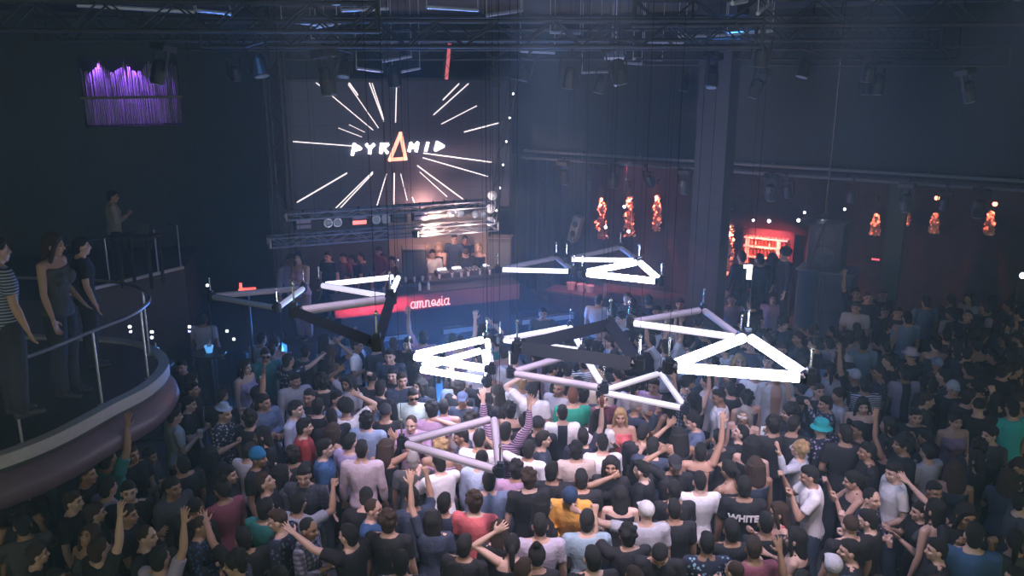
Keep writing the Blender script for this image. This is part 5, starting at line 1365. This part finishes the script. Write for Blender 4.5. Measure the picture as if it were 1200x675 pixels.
# big dark cabinet (front-of-house rack) right of the back bar with its raised lid
a0, z0 = onwall(935, 318, 0.0); a1, z1 = onwall(1000, 322, 0.0); zt = (z0+z1)/2
rk = thing('equipment_cabinet', 'large dark equipment cabinet standing right of the red bar', 'cabinet', Wp((a0+a1)/2, 0.4, 0), WA); L = a1-a0
mb = MB(); mb.box((0,0,zt/2),(L,0.8,zt), bevel=0.02); obj('body', mb, mat('cabinet_blue_black', (0.06,0.08,0.11), 0.5), rk)
mb = MB(); mb.box((0,-0.02,zt+0.02),(L+0.08,0.9,0.04), bevel=0.01); obj('top', mb, M_PIPE, rk)
for k in range(2):
    mb = MB(); mb.box((-L/4+k*L/2,-0.41,zt*0.5),(L/2-0.04,0.03,zt-0.1), bevel=0.008); d_ = obj('door', mb, mat('cabinet_door', (0.07,0.09,0.12), 0.45) if k == 0 else bpy.data.materials['cabinet_door'], rk)
    mb = MB(); mb.box((-L/4+k*L/2+(0.12 if k == 0 else -0.12),-0.44,zt*0.55),(0.02,0.03,0.14)); obj('handle', mb, M_ALUD, d_)
a2, z2 = onwall(970, 262, 0.2); 
t = thing('stacked_speaker', 'tall black speaker stack on top of the dark cabinet', 'speaker', Wp(a2, 0.42, zt+0.04), WA)
hh = z2-zt-0.04
mb = MB(); mb.box((0,0,hh/2),(0.72,0.6,hh), bevel=0.02); obj('cabinet', mb, M_BOX, t)
for k in range(2):
    mb = MB(); mb.loft([(Vector((0,-0.302,hh*(0.28+0.45*k))), Vector((0.22,0,0)), Vector((0,0,0.22))),(Vector((0,-0.315,hh*(0.28+0.45*k))), Vector((0.19,0,0)), Vector((0,0,0.19)))],20); obj('driver', mb, M_GRIL, t)
p = Wp(a2, -0.05, zt); p1 = at_depth(966,262,p.y-0.1); p2 = at_depth(948,313,p.y-0.1)
mb = MB(); mb.tube(p1,p2,0.03,n=8); mb.tube(at_depth(940,256,p.y),at_depth(972,250,p.y-0.1),0.025,n=8)
tag(obj('leaning_pole', mb, M_ALUD), 'slanted metal pole and arm leaning before the black speaker stack', 'pole')
# bright white T shape beside the dark heads, built glowing on an added stand
q = at_depth(876, 317, 15.4); t = thing('white_glow_panel', 'glowing white T-shaped panel below the red bar', 'lamp', q, R(0))
mb = MB(); mb.box((0.01,0,0.075),(0.17,0.04,0.07), bevel=0.008); mb.box((0.035,0,-0.06),(0.09,0.04,0.22), bevel=0.008); obj('glow_face', mb, emit('panel_white', (0.9,0.95,1.0), 3.5), t)
mb = MB(); mb.tube((0.03,0.03,-0.1),(0.03,0.03,-q.z+0.02),0.012,n=6); obj('stand', mb, M_BLK, t)
# silhouettes by the bar
for px, py, hr, lab, Y in ((919,297,'afro:k','tall dark figure with upright back against the red shelves',16.9),(890,303,'short:k','dark figure in the middle before the red shelves',17.2),(869,300,'short:k','dark figure left of the glowing white panel',17.1),(905,302,'wavy:k','dark figure between the two before the red shelves',17.5)):
    hp = at_depth(px, py, Y); zf = max(0, hp.z-1.64)
    make_person(hp, 20 if px != 919 else 100, 'idle', 'long', K, hr, lab, s=1.03, feet=hp.z-1.62*1.03, r=rng)
# platform these and the bar guests stand on
zz = at_depth(890,303,17.2).z - 1.62*1.03
q0 = at_depth(856,303,17.0); q1 = at_depth(934,303,17.0)
tag(poly_prism('bar_platform', [(q0.x,16.55),(q1.x,16.55),(q1.x,17.85),(q0.x,17.85)], 0, zz, M_WOOD), 'low dark platform before the red bar', 'platform')
mb = MB(); mb.ell((0,0,0),(0.05,0.03,0.05)); q = at_depth(1199,323,14); t = thing('edge_lamp', 'white lamp shining at the right edge of the room', 'lamp', q)
obj('lens', mb, bpy.data.materials['pin_spot_white'], t); mb = MB(); mb.tube((0,0.02,0),(0,0.14,0),0.06,0.03,n=12); mb.tube((0,0.1,0),(0,0.1,-q.z),0.015,n=6); obj('housing', mb, M_BLK, t)
q = at_depth(1026,304,15.6); t = thing('red_sign', 'small dim red light bar on the thin column at the right', 'lamp', q, WA)
mb = MB(); mb.box((0,0,0),(0.14,0.03,0.03), bevel=0.005); obj('glow_strip', mb, emit('dim_red_strip', (1.0,0.05,0.10), 1.2), t); mb = MB(); mb.box((0,0.03,0),(0.18,0.04,0.06)); obj('housing', mb, M_BLK, t)

# ------------------------------------------------------------------ left: curved balcony, rail, far terrace
BZ = 2.4
edge = [(-9.2,6.6),(-7.2,6.75),(-6.0,7.2),(-5.3,7.75),(-4.9,8.35),(-4.65,9.2),(-4.47,9.85),(-4.55,10.6),(-4.95,11.2),(-5.6,11.6),(-7.0,11.8),(-9.2,11.9)]
def smooth_curve(pts, n=6):
    out = []
    P_ = [Vector((*p,0)) for p in pts]
    for i in range(len(P_)-1):
        p0 = P_[max(0,i-1)]; p1 = P_[i]; p2 = P_[i+1]; p3 = P_[min(len(P_)-1,i+2)]
        for k in range(n):
            t = k/n; out.append(0.5*((2*p1)+(-p0+p2)*t+(2*p0-5*p1+4*p2-p3)*t*t+(-p0+3*p1-3*p2+p3)*t**3))
    out.append(P_[-1]); return out
EC = smooth_curve(edge)
def inset(pts, d):
    out = []
    for i, p in enumerate(pts):
        t = (pts[min(i+1,len(pts)-1)]-pts[max(0,i-1)]).normalized(); n_ = Vector((-t.y, t.x, 0)); out.append(p+n_*d)
    return out
bal = thing('balcony', 'curved raised balcony with pale rim on the left', 'balcony', (0,0,0))
poly = [(p.x,p.y) for p in EC]
mb = MB(); n_ = len(poly); mb.add([(x,y,BZ-0.16) for x,y in poly]+[(x,y,BZ) for x,y in poly], [tuple(reversed(range(n_))), tuple(range(n_,2*n_))]+[(i,(i+1)%n_,n_+(i+1)%n_,n_+i) for i in range(n_)])
obj('deck', mb, M_FLOOR, bal)
def band(pts_out, pts_in, z0, z1):
    mb = MB(); n_ = len(pts_out); vs = []
    for a_, b_ in zip(pts_out, pts_in): vs += [(a_.x,a_.y,z0),(a_.x,a_.y,z1),(b_.x,b_.y,z1),(b_.x,b_.y,z0)]
    fs = []
    for i in range(n_-1):
        for k in range(4): fs.append((i*4+k, i*4+(k+1)%4, (i+1)*4+(k+1)%4, (i+1)*4+k))
    fs += [(3,2,1,0), (4*n_-4,4*n_-3,4*n_-2,4*n_-1)]; mb.add(vs, fs); return mb
obj('rim', band(inset(EC,-0.03), inset(EC,0.10), BZ-0.10, BZ+0.04), mat('pale_rim', (0.42,0.40,0.42), 0.6, noise=(20,0.2)), bal)
mbp = MB()
for i in range(len(EC)-1):
    o0 = inset(EC,0.02)[i]; o1 = inset(EC,0.02)[i+1]
ou = inset(EC, 0.0); prof = [(0.10,-0.12),(0.0,-0.22),(-0.10,-0.32),(-0.12,-0.42),(-0.06,-0.52),(0.10,-0.58),(0.30,-0.60)]
cols = [[Vector((p.x,p.y,BZ+dz_)) for p in inset(EC,dx_)] for dx_, dz_ in prof]; vs = [v for c_ in cols for v in c_]; nn = len(EC); fs = []
for j in range(len(prof)-1):
    for i in range(nn-1): fs.append((j*nn+i,(j+1)*nn+i,(j+1)*nn+i+1,j*nn+i+1))
mbp.add(vs, fs); obj('rounded_fascia', mbp, mat('plum_fascia', (0.13,0.085,0.115), 0.45, noise=(6,0.2)), bal, smooth=True)
mb = MB(); mb.tube((-6.6,9.4,0),(-6.6,9.4,BZ-0.2),0.9,n=24); obj('support', mb, M_WALL, bal)
rail = thing('balcony_railing', 'thin curved metal railing with posts on the left balcony', 'railing', (0,0,0))
IC = inset(EC, 0.12); rl = [Vector((p.x,p.y,BZ+0.92)) for p in IC]
mb = MB(); mb.chain(rl, [0.022]*len(rl), 8); obj('handrail', mb, M_ALU, rail)
for i in (2, 12, 22, 30, 38, 47, 56):
    if i < len(IC):
        p = IC[i]; mb = MB(); mb.tube((p.x,p.y,BZ),(p.x,p.y,BZ+0.91),0.016,n=8); mb.tube((p.x,p.y,BZ),(p.x,p.y,BZ+0.02),0.05,n=10); obj('post', mb, M_ALU, rail)
# far terrace
tp = [at_height(60,352,2.1), at_height(216,316,2.1), at_height(300,300,2.1)]
pts = [(tp[0].x,tp[0].y),(tp[1].x,tp[1].y),(tp[1].x-0.6,tp[1].y+2.4),(-14.2,tp[0].y+2.4),(-14.2,tp[0].y)]
tag(poly_prism('terrace', pts, 0, 2.1, mat('terrace_paint', (0.09,0.085,0.10), 0.7, noise=(5,0.2))), 'far dark terrace behind the left balcony', 'terrace')
tr_ = thing('terrace_railing', 'faint straight railing of the far left terrace', 'railing', (0,0,0))
A = Vector((tp[0].x,tp[0].y+0.08,2.1)); Bq = Vector((tp[1].x-0.05,tp[1].y+0.08,2.1))
mb = MB(); mb.tube(A+UP*0.95, Bq+UP*0.95, 0.025, n=8); obj('handrail', mb, M_ALUD, tr_)
mb = MB(); mb.box((A+Bq)/2+UP*0.02, ((Bq-A).length,0.06,0.08), Matrix.Rotation(math.atan2((Bq-A).y,(Bq-A).x),3,'Z')); obj('kerb', mb, M_BAR, tr_)
for k in range(6):
    p = A.lerp(Bq, 0.02+0.96*k/5); mb = MB(); mb.tube(p, p+UP*0.95, 0.018, n=6); obj('post', mb, M_ALU, tr_)
# guests up on the left
q = at_depth(131,222,16.4); make_person(q, -60, 'hold', 'shirt', (0.35,0.34,0.33), 'short:k', 'person in pale shirt at a lit desk on the far left terrace', s=1.02, feet=2.1, shoes=True)
t = thing('control_desk', 'small desk with a faintly lit panel on the far left terrace', 'desk', (at_depth(160,264,15.9).x, 15.9, 2.1), R(-8))
mb = MB(); mb.box((0,0,0.95),(0.7,0.5,0.05), bevel=0.01); obj('top', mb, M_BOX, t)
for sx in (-1,1):
    for sy in (-1,1): mb = MB(); mb.box((sx*0.3,sy*0.2,0.46),(0.05,0.05,0.93)); obj('leg', mb, M_BLK, t)
mb = MB(); mb.box((0.03,0.1,1.08),(0.26,0.03,0.20), Euler((R(-15),0,0)).to_matrix()); obj('panel', mb, M_GRIL, t)
def balc(px, py, Y, yaw, pose, top, col, hair, lab, s_=1.0, **k):
    h = at_depth(px, py, Y); return make_person(h, yaw, pose, top, col, hair, lab, s=s_, feet=BZ if abs(h.z-BZ-1.62*s_) < 0.25 else h.z-1.62*s_, shoes=True, **k)
balc(62, 285, 9.6, -95, 'relax', 'tank', DG, 'long:n', 'person in dark dress-like top standing on the left balcony', (at_depth(62,285,9.6).z-BZ)/1.62, skin=SKINS[1])
balc(96, 292, 10.6, -60, 'idle', 'tee', K, 'short:k', 'barely visible person in black further along the left balcony', 1.0)
balc(-3, 292, 7.6, -40, 'idle', 'tee:stripe', (0.30,0.36,0.55), 'short:k', 'person in blue striped t-shirt cut off by the left edge', 1.0)
# small lounge lights and lit drinks left of the floor
for i, (px, py, c_, e_, lab) in enumerate(((152,383,(0.8,0.8,1.0),14,'white upper'),(153,388.5,(0.5,0.45,1.0),5,'violet second'),(178,389,(0.75,0.85,1.0),14,'white right'),(178,395.5,(0.6,0.7,1.0),8,'blue-white lower right'),(158,403,(0.85,0.85,1.0),8,'white lower'),(222,383,(0.6,0.55,1.0),10,'violet-white'),(222,388,(0.45,0.4,0.9),3,'faint violet'),(266,388,(0.7,0.8,0.85),4,'tiny pale'),(274,397.5,(0.7,0.8,0.85),4,'tiny lower'),(243,334.5,(0.6,0.8,0.9),5,'lone pale'))):
    q = at_depth(px, py, 14.6); t = thing('lounge_light', lab+' point light in the dark lounge on the left', 'lamp', q)
    mb = MB(); mb.ell((0,0,0),(0.028,0.028,0.028), nu=10, nv=8); obj('bulb', mb, emit('lounge_%d' % i, c_, e_*0.8), t)
    mb = MB(); mb.tube((0,0,-0.02),(0,0,-0.07),0.02,n=8); mb.tube((0,0,-0.05),(0,0,-q.z),0.007,n=5); mb.tube((0,0,-q.z),(0,0,-q.z+0.02),0.06,n=10); obj('stem', mb, M_BLK, t)
for i, (px, py, c_, h_, lab) in enumerate(((159,413,(0.45,0.25,0.95),0.16,'violet'),(182,417,(0.10,0.40,1.0),0.26,'bright blue'),(245,409,(0.10,0.42,0.95),0.12,'small blue'))):
    q = at_depth(px, py, 13.6 if i < 2 else 14.0); zt_ = q.z-h_/2
    t = thing('lounge_table', 'small dark lounge table under the '+lab+' lit bucket', 'table', (q.x,q.y,0))
    mb = MB(); mb.tube((0,0,zt_-0.04),(0,0,zt_),0.28,n=24); obj('table_top', mb, M_BOX, t); mb = MB(); mb.tube((0,0,0.02),(0,0,zt_-0.04),0.04,n=10); obj('leg', mb, M_BLK, t); mb = MB(); mb.tube((0,0,0),(0,0,0.03),0.2,n=20); obj('base', mb, M_BLK, t)
    t = thing('lit_ice_bucket', lab+' glowing bucket in the lounge on the left', 'bucket', (q.x,q.y,zt_))
    mb = MB(); mb.loft([(Vector((0,0,z)), Vector((r_,0,0)), Vector((0,r_,0))) for z, r_ in ((0,0.05),(h_*0.9,0.075),(h_,0.078),(h_*0.97,0.066),(0.02,0.045))], 14); obj('body', mb, emit('bucket_'+lab.replace(' ','_'), c_, 1.0, base=(0.3,0.3,0.5)), t)
    mb = MB(); mb.ell((0.01,0,h_*0.95),(0.05,0.05,0.025)); mb.tube((0.0,0,h_*0.5),(0.03,0.0,h_+0.10),0.02,0.01,n=8); obj('ice', mb, M_WHITEPL, t)
# ------------------------------------------------------------------ suspended triangle lights
LVL = {'hot': emit('tube_hot', (0.66,0.70,1.0), 34), 'lit': emit('tube_lit', (0.88,0.84,1.0), 2.2), 'mid': emit('tube_mid', (0.88,0.80,1.0), 0.85), 'low': emit('tube_low', (0.86,0.80,1.0), 0.30), 'dim': emit('tube_dim', (0.85,0.75,0.95), 0.06, base=(0.36,0.33,0.40))}
TR = [ # three corners in the photo, brightness of side AB, BC, CA, roll, label
 ([(247,347.5),(356,337.5),(325,361)], ('dim','low','off'), 'mostly unlit triangle light at the far left'),
 ([(374,334),(467,324),(457,348)], ('lit','lit','mid'), 'evenly lit triangle light left of the script lettering'),
 ([(345,365),(458,350),(442,403)], ('dim','offd','offd'), 'unlit triangle light hanging below the left lit one'),
 ([(583,316),(652,302),(672,318)], ('dim','dim','lit'), 'slim triangle light before the right end of the stage'),
 ([(664,304),(727,290),(748,305)], ('dim','dim','lit'), 'partly lit triangle light above the bright one near the ivy'),
 ([(682,320),(749,307),(775,330)], ('hot','hot','hot'), 'brightest of the distant triangle lights, near the ivy'),
 ([(480,417),(571,397),(576,433)], ('hot','lit','hot'), 'upper of the two blazing triangle lights left of centre'),
 ([(488,432),(567,410),(572,446)], ('hot','lit','hot'), 'lower of the two blazing triangle lights left of centre'),
 ([(586,398),(668,383),(683,411)], ('mid','mid','mid'), 'lit triangle light crossed by the black one'),
 ([(606,407),(715,380),(749,427)], ('offd','offd','offd'), 'black unlit triangle light in the centre'),
 ([(598,437),(682,412),(708,455)], ('dim','low','dim'), 'grey dim triangle light below the black one'),
 ([(703,459),(774,437),(804,479)], ('low','low','low'), 'small softly lit triangle light over the crowd'),
 ([(737,378),(824,363),(868,396)], ('dim','dim','mid'), 'half lit triangle light behind the largest bright one'),
 ([(783,430),(876,394),(949,443)], ('hot','hot','hot'), 'largest and brightest triangle light, right of centre'),
 ([(471,519),(579,490),(586,552)], ('dim','dim','dim'), 'lowest unlit grey triangle light over the near crowd'),
]
M_TUBEOFF = mat('unlit_tube', (0.45,0.44,0.50), 0.35, spec=0.8); M_HOUS = mat('tube_housing', (0.010,0.016,0.028), 0.45)
M_HOUSG = mat('tube_housing_grey', (0.16,0.16,0.19), 0.35, metal=0.4)
M_WIRE = mat('steel_wire', (0.02,0.022,0.025), 0.5, metal=0.2); M_SHACK = mat('chrome_shackle', (0.8,0.82,0.85), 0.2, metal=1.0)
LT = 1.25
for corners, lv, lab in TR:
    def side_at(D):
        q = [at_height(x, y, CAMH-D) for x, y in corners]; return q, sum((q[i]-q[(i+1)%3]).length for i in range(3))/3
    _, m1 = side_at(1.0); D = LT/m1; D = max(1.6, min(4.4, D)); q, m_ = side_at(D)
    h = CAMH-D; c = (q[0]+q[1]+q[2])/3
    print('tri', lab[:40], 'h=%.2f' % h, ['%.2f' % (q[i]-q[(i+1)%3]).length for i in range(3)], 'Y=%.1f' % c.y)
    t = thing('triangle_light', lab, 'pendant light', c)
    q = [p-c for p in q]
    # sides AB, BC, CA
    for i, l in enumerate(lv):
        a_, b_ = q[i], q[(i+1) % 3]; d = (b_-a_).normalized(); a_ = a_+d*0.07; b_ = b_-d*0.07
        out = Vector((d.y, -d.x, 0)); mid = (a_+b_)/2
        if out.dot(mid) < 0: out = -out
        view = (Vector((0,0,CAMH))-(c+mid)).normalized(); fac = (view - d*view.dot(d)).normalized()      # lamps are aimed outwards/up toward the gallery side
        if l in ('offd',): fac = -fac
        sd = d.cross(fac).normalized(); hot_ = l == 'hot' or lab.startswith('black'); rr = (0.047 if l == 'hot' else 0.054) if hot_ else 0.040  # hot tubes made thicker, their bloom put into the shape
        if l in ('hot', 'lit'):      # all-round glass tubes on a slim spine
            mb = MB(); mb.tube(a_-fac*(rr+0.008), b_-fac*(rr+0.008), 0.010, n=6)
            for e0, e1 in ((a_-d*0.012, a_+d*0.02), (b_-d*0.02, b_+d*0.012)): mb.tube(e0, e1, rr+0.006, n=14)
            s_ = obj('light_bar', mb, M_HOUS, t)
            mb = MB(); mb.tube(a_+d*0.018, b_-d*0.018, rr, n=16); obj('tube', mb, LVL[l], s_, smooth=False)
            continue
        # aluminium channel
        mb = MB(); w, dp = (0.062, 0.060) if hot_ else (0.047, 0.047); vs = []
        for p in (a_, b_):
            for u_, v_ in ((-w,-dp),(w,-dp),(w,0.005),(w-0.008,0.005),(w-0.008,-dp+0.01),(-w+0.008,-dp+0.01),(-w+0.008,0.005),(-w,0.005)): vs.append(p+sd*u_+fac*v_)
        fs = [(k,(k+1)%8,8+(k+1)%8,8+k) for k in range(8)]+[(7,6,5,4,3,2,1,0),(8,9,10,11,12,13,14,15)]
        mb.add(vs, fs)
        s_ = obj('light_bar', mb, M_HOUS if l in ('offd',) or l in ('hot','lit') else M_HOUSG, t)
        mb = MB(); pr = [(-rr,-0.012),(-rr,0.006),(-rr*0.85,0.030),(-rr*0.45,0.046),(0,0.051),(rr*0.45,0.046),(rr*0.85,0.030),(rr,0.006),(rr,-0.012)]
        vs = [p+sd*u_+fac*v_ for p in (a_+d*0.004, b_-d*0.004) for u_, v_ in pr]; n_ = len(pr)
        mb.add(vs, [(k,(k+1)%n_,n_+(k+1)%n_,n_+k) for k in range(n_)]+[tuple(reversed(range(n_))), tuple(range(n_,2*n_))])
        obj('tube', mb, LVL[l] if l in LVL else M_TUBEOFF, s_)
    for i in range(3):
        p = q[i]; mb = MB(); mb.tube(p-UP*0.055, p+UP*0.055, 0.055, n=8); mb.box(p+UP*0.075,(0.06,0.06,0.04)); 
        for k in (1,2):
            e = (q[(i+k)%3]-p).normalized(); mb.tube(p, p+e*0.085, 0.036, n=6)
        j = obj('corner_joint', mb, M_HOUS, t)
        mb = MB(); mb.tube(p+UP*0.09, p+UP*0.26, 0.010, n=6); mb.ell(p+UP*0.27,(0.018,0.018,0.025), nu=8, nv=6); obj('shackle', mb, M_SHACK, j)
        mb = MB(); mb.tube(p+UP*0.28, Vector((p.x,p.y,CEIL-c.z-0.01)), 0.003, n=5); obj('suspension_cable', mb, M_WIRE, t)

# ------------------------------------------------------------------ stage lighting, with unseen fill spots added
BLUE = (0.05,0.28,1.0)
for k, (a0_, e) in enumerate(((-3.2,60),(-1.2,150),(0.8,190),(2.6,120))):
    t = thing('footlight', ('leftmost','second','third','rightmost')[k]+' blue footlight strip low on the stage front', 'stage light', S(a0_,-0.25,0.75), SA)
    mb = MB(); mb.box((0,0.05,0),(1.3,0.12,0.14), bevel=0.01); obj('housing', mb, M_BLK, t); mb = MB(); mb.box((0,-0.015,0),(1.24,0.02,0.10)); obj('lens', mb, M_LENS, t)
    mb = MB()
    for x in (-0.5,0.5): mb.box((x,0.08,-0.41),(0.05,0.05,0.68))
    obj('stand', mb, M_BLK, t)
    l = bpy.data.lights.new('blue_foot', 'AREA'); l.shape = 'RECTANGLE'; l.size = 1.3; l.size_y = 0.12; l.energy = e; l.color = BLUE; l.spread = R(170)
    o = link(bpy.data.objects.new('blue_foot', l)); o.location = S(a0_,-0.30,0.78); o.rotation_euler = ((S(a0_,-4,1.1)-S(a0_,-0.3,0.78))).to_track_quat('-Z','Y').to_euler()
for (x,y,z), tgt, e, ang in (((0.3,12.6,7.2),(0.4,11.8,0.5),420,85), ((-1.8,13.2,7.2),(-1.3,12.6,0.5),300,85), ((3.0,12.2,7.2),(2.6,11.6,0.5),260,85)):
    light('SPOT', 'blue_wash', (x,y,z), tgt, e, BLUE, 0.3, ang, 1.0)
light('SPOT', 'crowd_fill', (0.6,5.0,7.15), (0.3,9.7,1.2), 1150, (1.0,0.78,0.97), 0.15, 44, 1.0)  # unseen spots, front and sides, added to brighten the crowd
light('SPOT', 'crowd_fill', (3.2,5.0,7.15), (3.0,9.4,1.2), 520, (1.0,0.80,1.0), 0.15, 42, 1.0)
light('SPOT', 'crowd_fill', (-4.6,5.6,4.4), (0.0,9.8,1.4), 330, (0.95,0.78,1.0), 0.15, 40, 1.0)
light('SPOT', 'crowd_fill', (7.8,6.4,4.8), (2.2,9.6,1.4), 420, (1.0,0.80,0.98), 0.15, 34, 1.0)
for x, y, e in ((-1.7,8.8,700),(0.3,8.8,1500),(2.6,8.5,1000),(0.2,10.6,1300),(2.4,10.4,1000),(-1.9,10.8,650)):
    light('SPOT', 'top_fill', (x,y-2.1,7.22), (x*1.0,y,1.4), e, (1.0,0.80,0.98), 0.3, 46, 1.0)  # unseen overhead spots added for highlights on heads and shoulders
for x, y in ((-0.9,9.6),(1.6,9.4),(3.6,9.8),(-2.8,10.6)):
    light('SPOT', 'blue_fill', (x,y-1.8,7.22), (x,y+0.6,1.0), 200, (0.10,0.36,1.0), 0.3, 74, 1.0)  # unseen spots added to bring blue into the middle of the crowd
# screen and red beam
light('SPOT', 'red_beam', p1+Vector((0,-0.05,-0.05)), S(onstage(500,150,2)[0], 2, onstage(500,150,2)[1]), 260, (1.0,0.03,0.05), 0.03, 16, 0.8)
# flood at the header truss
a_, z_ = onstage(489, 271, TB-0.05); fl = S(a_+0.02, TB-0.32, z_)
light('SPOT', 'flood', fl, S(a_+2.0, 0.2, z_+0.05), 700, (1.0,0.62,0.52), 0.04, 130, 0.8)
light('POINT', 'niche_fill', S(a_+0.9, 1.6, z_+0.15), None, 42, (1.0,0.45,0.38), 0.1)  # added point fill turning the niche wall a brighter peach
light('POINT', 'truss_fill', S(a_+1.1, TB-0.55, z_-0.12), None, 28, (1.0,0.72,0.70), 0.1)  # added point fill brightening the truss beside the flood
# red wash on the booth fascia
for px, e in ((402,120),(416,190),(430,220),(444,220),(458,200),(473,140),(490,60),(510,20)):
    a_, z_ = onstage(px, 363, 0); light('SPOT', 'fascia_red', S(a_-0.1, -0.95, (fzt+fzb)/2-0.06), S(a_, 0, (fzt+fzb)/2), e, (1.0,0.10,0.14), 0.02, 27, 1.0)
a_, z_ = onstage(415, 300, 1.5); light('SPOT', 'guest_red', S(a_+0.5, 0.2, 3.3), S(a_, 2.0, 1.9), 40, (1.0,0.10,0.16), 0.08, 60, 0.9)
# purple downlights over the strand curtain
for f_, e in ((0.16,26),(0.37,22),(0.52,46),(0.80,26)):
    p = S(wa0+(wa1-wa0)*f_, 5.50, wz1-0.04); light('SPOT', 'purple_spot', p, p+Vector((0.02,0.02,-1))+SN*0.16, e*2.4, (0.42,0.15,1.0), 0.02, 64, 0.7)
# red on the pillar side and ivy wall wash
light('SPOT', 'wall_red', Wp(onwall(735,215,1.0)[0], 0.9, 3.8), Wp(onwall(745,260,3.6)[0], 3.6, 2.2), 110, (1.0,0.12,0.22), 0.1, 78, 1.0)
light('SPOT', 'pillar_red', (PX-1.2, 14.7, 3.8), (PX, 15.6, 1.8), 30, (1.0,0.12,0.16), 0.1, 50, 1.0)

# ------------------------------------------------------------------ haze and ambient
m = bpy.data.materials.new('thin_haze'); m.use_nodes = True; nt = m.node_tree; nt.nodes.clear()
out = nt.nodes.new('ShaderNodeOutputMaterial'); vs = nt.nodes.new('ShaderNodeVolumeScatter')
vs.inputs['Color'].default_value = (0.48,0.74,0.95,1); vs.inputs['Density'].default_value = 0.0102; vs.inputs['Anisotropy'].default_value = 0.12
nt.links.new(vs.outputs[0], out.inputs['Volume'])
mb = MB(); mb.box((0.5,12.5,3.6),(46,38,8.4)); hz = obj('haze', mb, m); tag(hz, 'thin blue stage haze filling the whole room', 'haze', kind='stuff')

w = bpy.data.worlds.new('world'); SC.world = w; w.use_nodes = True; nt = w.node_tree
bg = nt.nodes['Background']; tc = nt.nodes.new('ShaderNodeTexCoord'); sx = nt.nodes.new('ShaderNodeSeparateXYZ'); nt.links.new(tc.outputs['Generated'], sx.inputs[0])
mr = nt.nodes.new('ShaderNodeMapRange'); mr.inputs['From Min'].default_value = 0.1; mr.inputs['From Max'].default_value = -0.5; mr.inputs['To Min'].default_value = 0.03; mr.inputs['To Max'].default_value = 0.56  # added fill: world brightened behind the camera to lift the dark room
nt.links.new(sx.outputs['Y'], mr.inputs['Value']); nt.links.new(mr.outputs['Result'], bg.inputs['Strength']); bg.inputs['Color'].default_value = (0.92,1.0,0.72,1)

build_crowd()

# things held in hands
def held(key, hand_i, kind, lab):
    for row, o, B in INFO:
        if (row[0], row[1]) == key:
            h = B['hands'][hand_i]; Mo = Matrix.Translation(o.location) @ o.rotation_euler.to_matrix().to_4x4() @ Matrix.Scale(o.scale[0], 4)
            p = Mo @ h
            t = thing(kind[0], lab, kind[1], p)
            if kind[0] == 'drink_can':
                mb = MB(); mb.loft([(Vector((0,0,z)), Vector((r_,0,0)), Vector((0,r_,0))) for z, r_ in ((-0.06,0.026),(-0.055,0.032),(0.055,0.032),(0.06,0.027))], 14); obj('body', mb, M_WHITEPL, t)
                mb = MB(); mb.tube((0,0,0.06),(0,0,0.062),0.025,n=12); obj('lid', mb, M_ALU, t)
            elif kind[0] == 'plastic_cup':
                mb = MB(); mb.loft([(Vector((0,0,z)), Vector((r_,0,0)), Vector((0,r_,0))) for z, r_ in ((-0.06,0.027),(0.06,0.038),(0.058,0.034),(-0.05,0.024))], 14); obj('body', mb, M_WHITEPL, t)
                mb = MB(); mb.tube((0,0,-0.05),(0,0,0.02),0.025,0.031,n=12); obj('drink', mb, M_ALU, t)
            elif kind[0] == 'bottle':
                mb = MB(); mb.loft([(Vector((0,0,z)), Vector((r_,0,0)), Vector((0,r_,0))) for z, r_ in ((-0.11,0.03),(0.03,0.031),(0.08,0.013),(0.13,0.012))], 12); obj('body', mb, M_BOT, t)
                mb = MB(); mb.tube((0,0,0.13),(0,0,0.145),0.015,n=8); obj('cap', mb, M_ALU, t)
            else:
                mb = MB(); mb.box((0,0,0),(0.075,0.009,0.15), bevel=0.003); obj('body', mb, M_BLACKGLASS, t)
                mb = MB(); mb.box((0,-0.006,0),(0.066,0.002,0.135)); obj('screen', mb, emit('phone_screen', (0.5,0.7,1.0), 0.4) if 'phone_screen' not in bpy.data.materials else bpy.data.materials['phone_screen'], t)
            return
held((625,458), 0, ('drink_can','can'), 'white can held against the head of the person in white')
held((683,512), 0, ('bottle','bottle'), 'dark bottle held up by the black patterned top')
held((311,417), 0, ('plastic_cup','cup'), 'pale cup in the hand of the dark teal t-shirt')
held((205,488), 0, ('plastic_cup','cup'), 'pale cup held by the large white t-shirt at the left')
held((688,611), 0, ('plastic_cup','cup'), 'pale cup held by the light denim t-shirt at the bottom')
held((925,484), 0, ('smartphone','phone'), 'phone held by the black t-shirt under the brightest tube')

# ------------------------------------------------------------------ camera and render settings
cam = bpy.data.cameras.new('camera'); cam.sensor_width = 36; cam.lens = 30; cam.clip_end = 200
co = link(bpy.data.objects.new('camera', cam)); co.location = (0,0,CAMH); co.rotation_euler = (R(90)-PITCH, 0, 0); SC.camera = co
SC.view_settings.view_transform = 'Standard'; SC.view_settings.look = 'None'; SC.view_settings.gamma = 1; SC.view_settings.use_curve_mapping = False
SC.view_settings.exposure = 0.0
c = SC.cycles
c.use_denoising = True; c.max_bounces = 4; c.diffuse_bounces = 2; c.glossy_bounces = 2; c.transmission_bounces = 2; c.volume_bounces = 0; c.transparent_max_bounces = 4
c.sample_clamp_indirect = 3; c.sample_clamp_direct = 0; c.caustics_reflective = False; c.caustics_refractive = False; c.use_light_tree = True
bpy.context.view_layer.update()
print('people', NPERSON[0], 'objects', len(SC.objects))
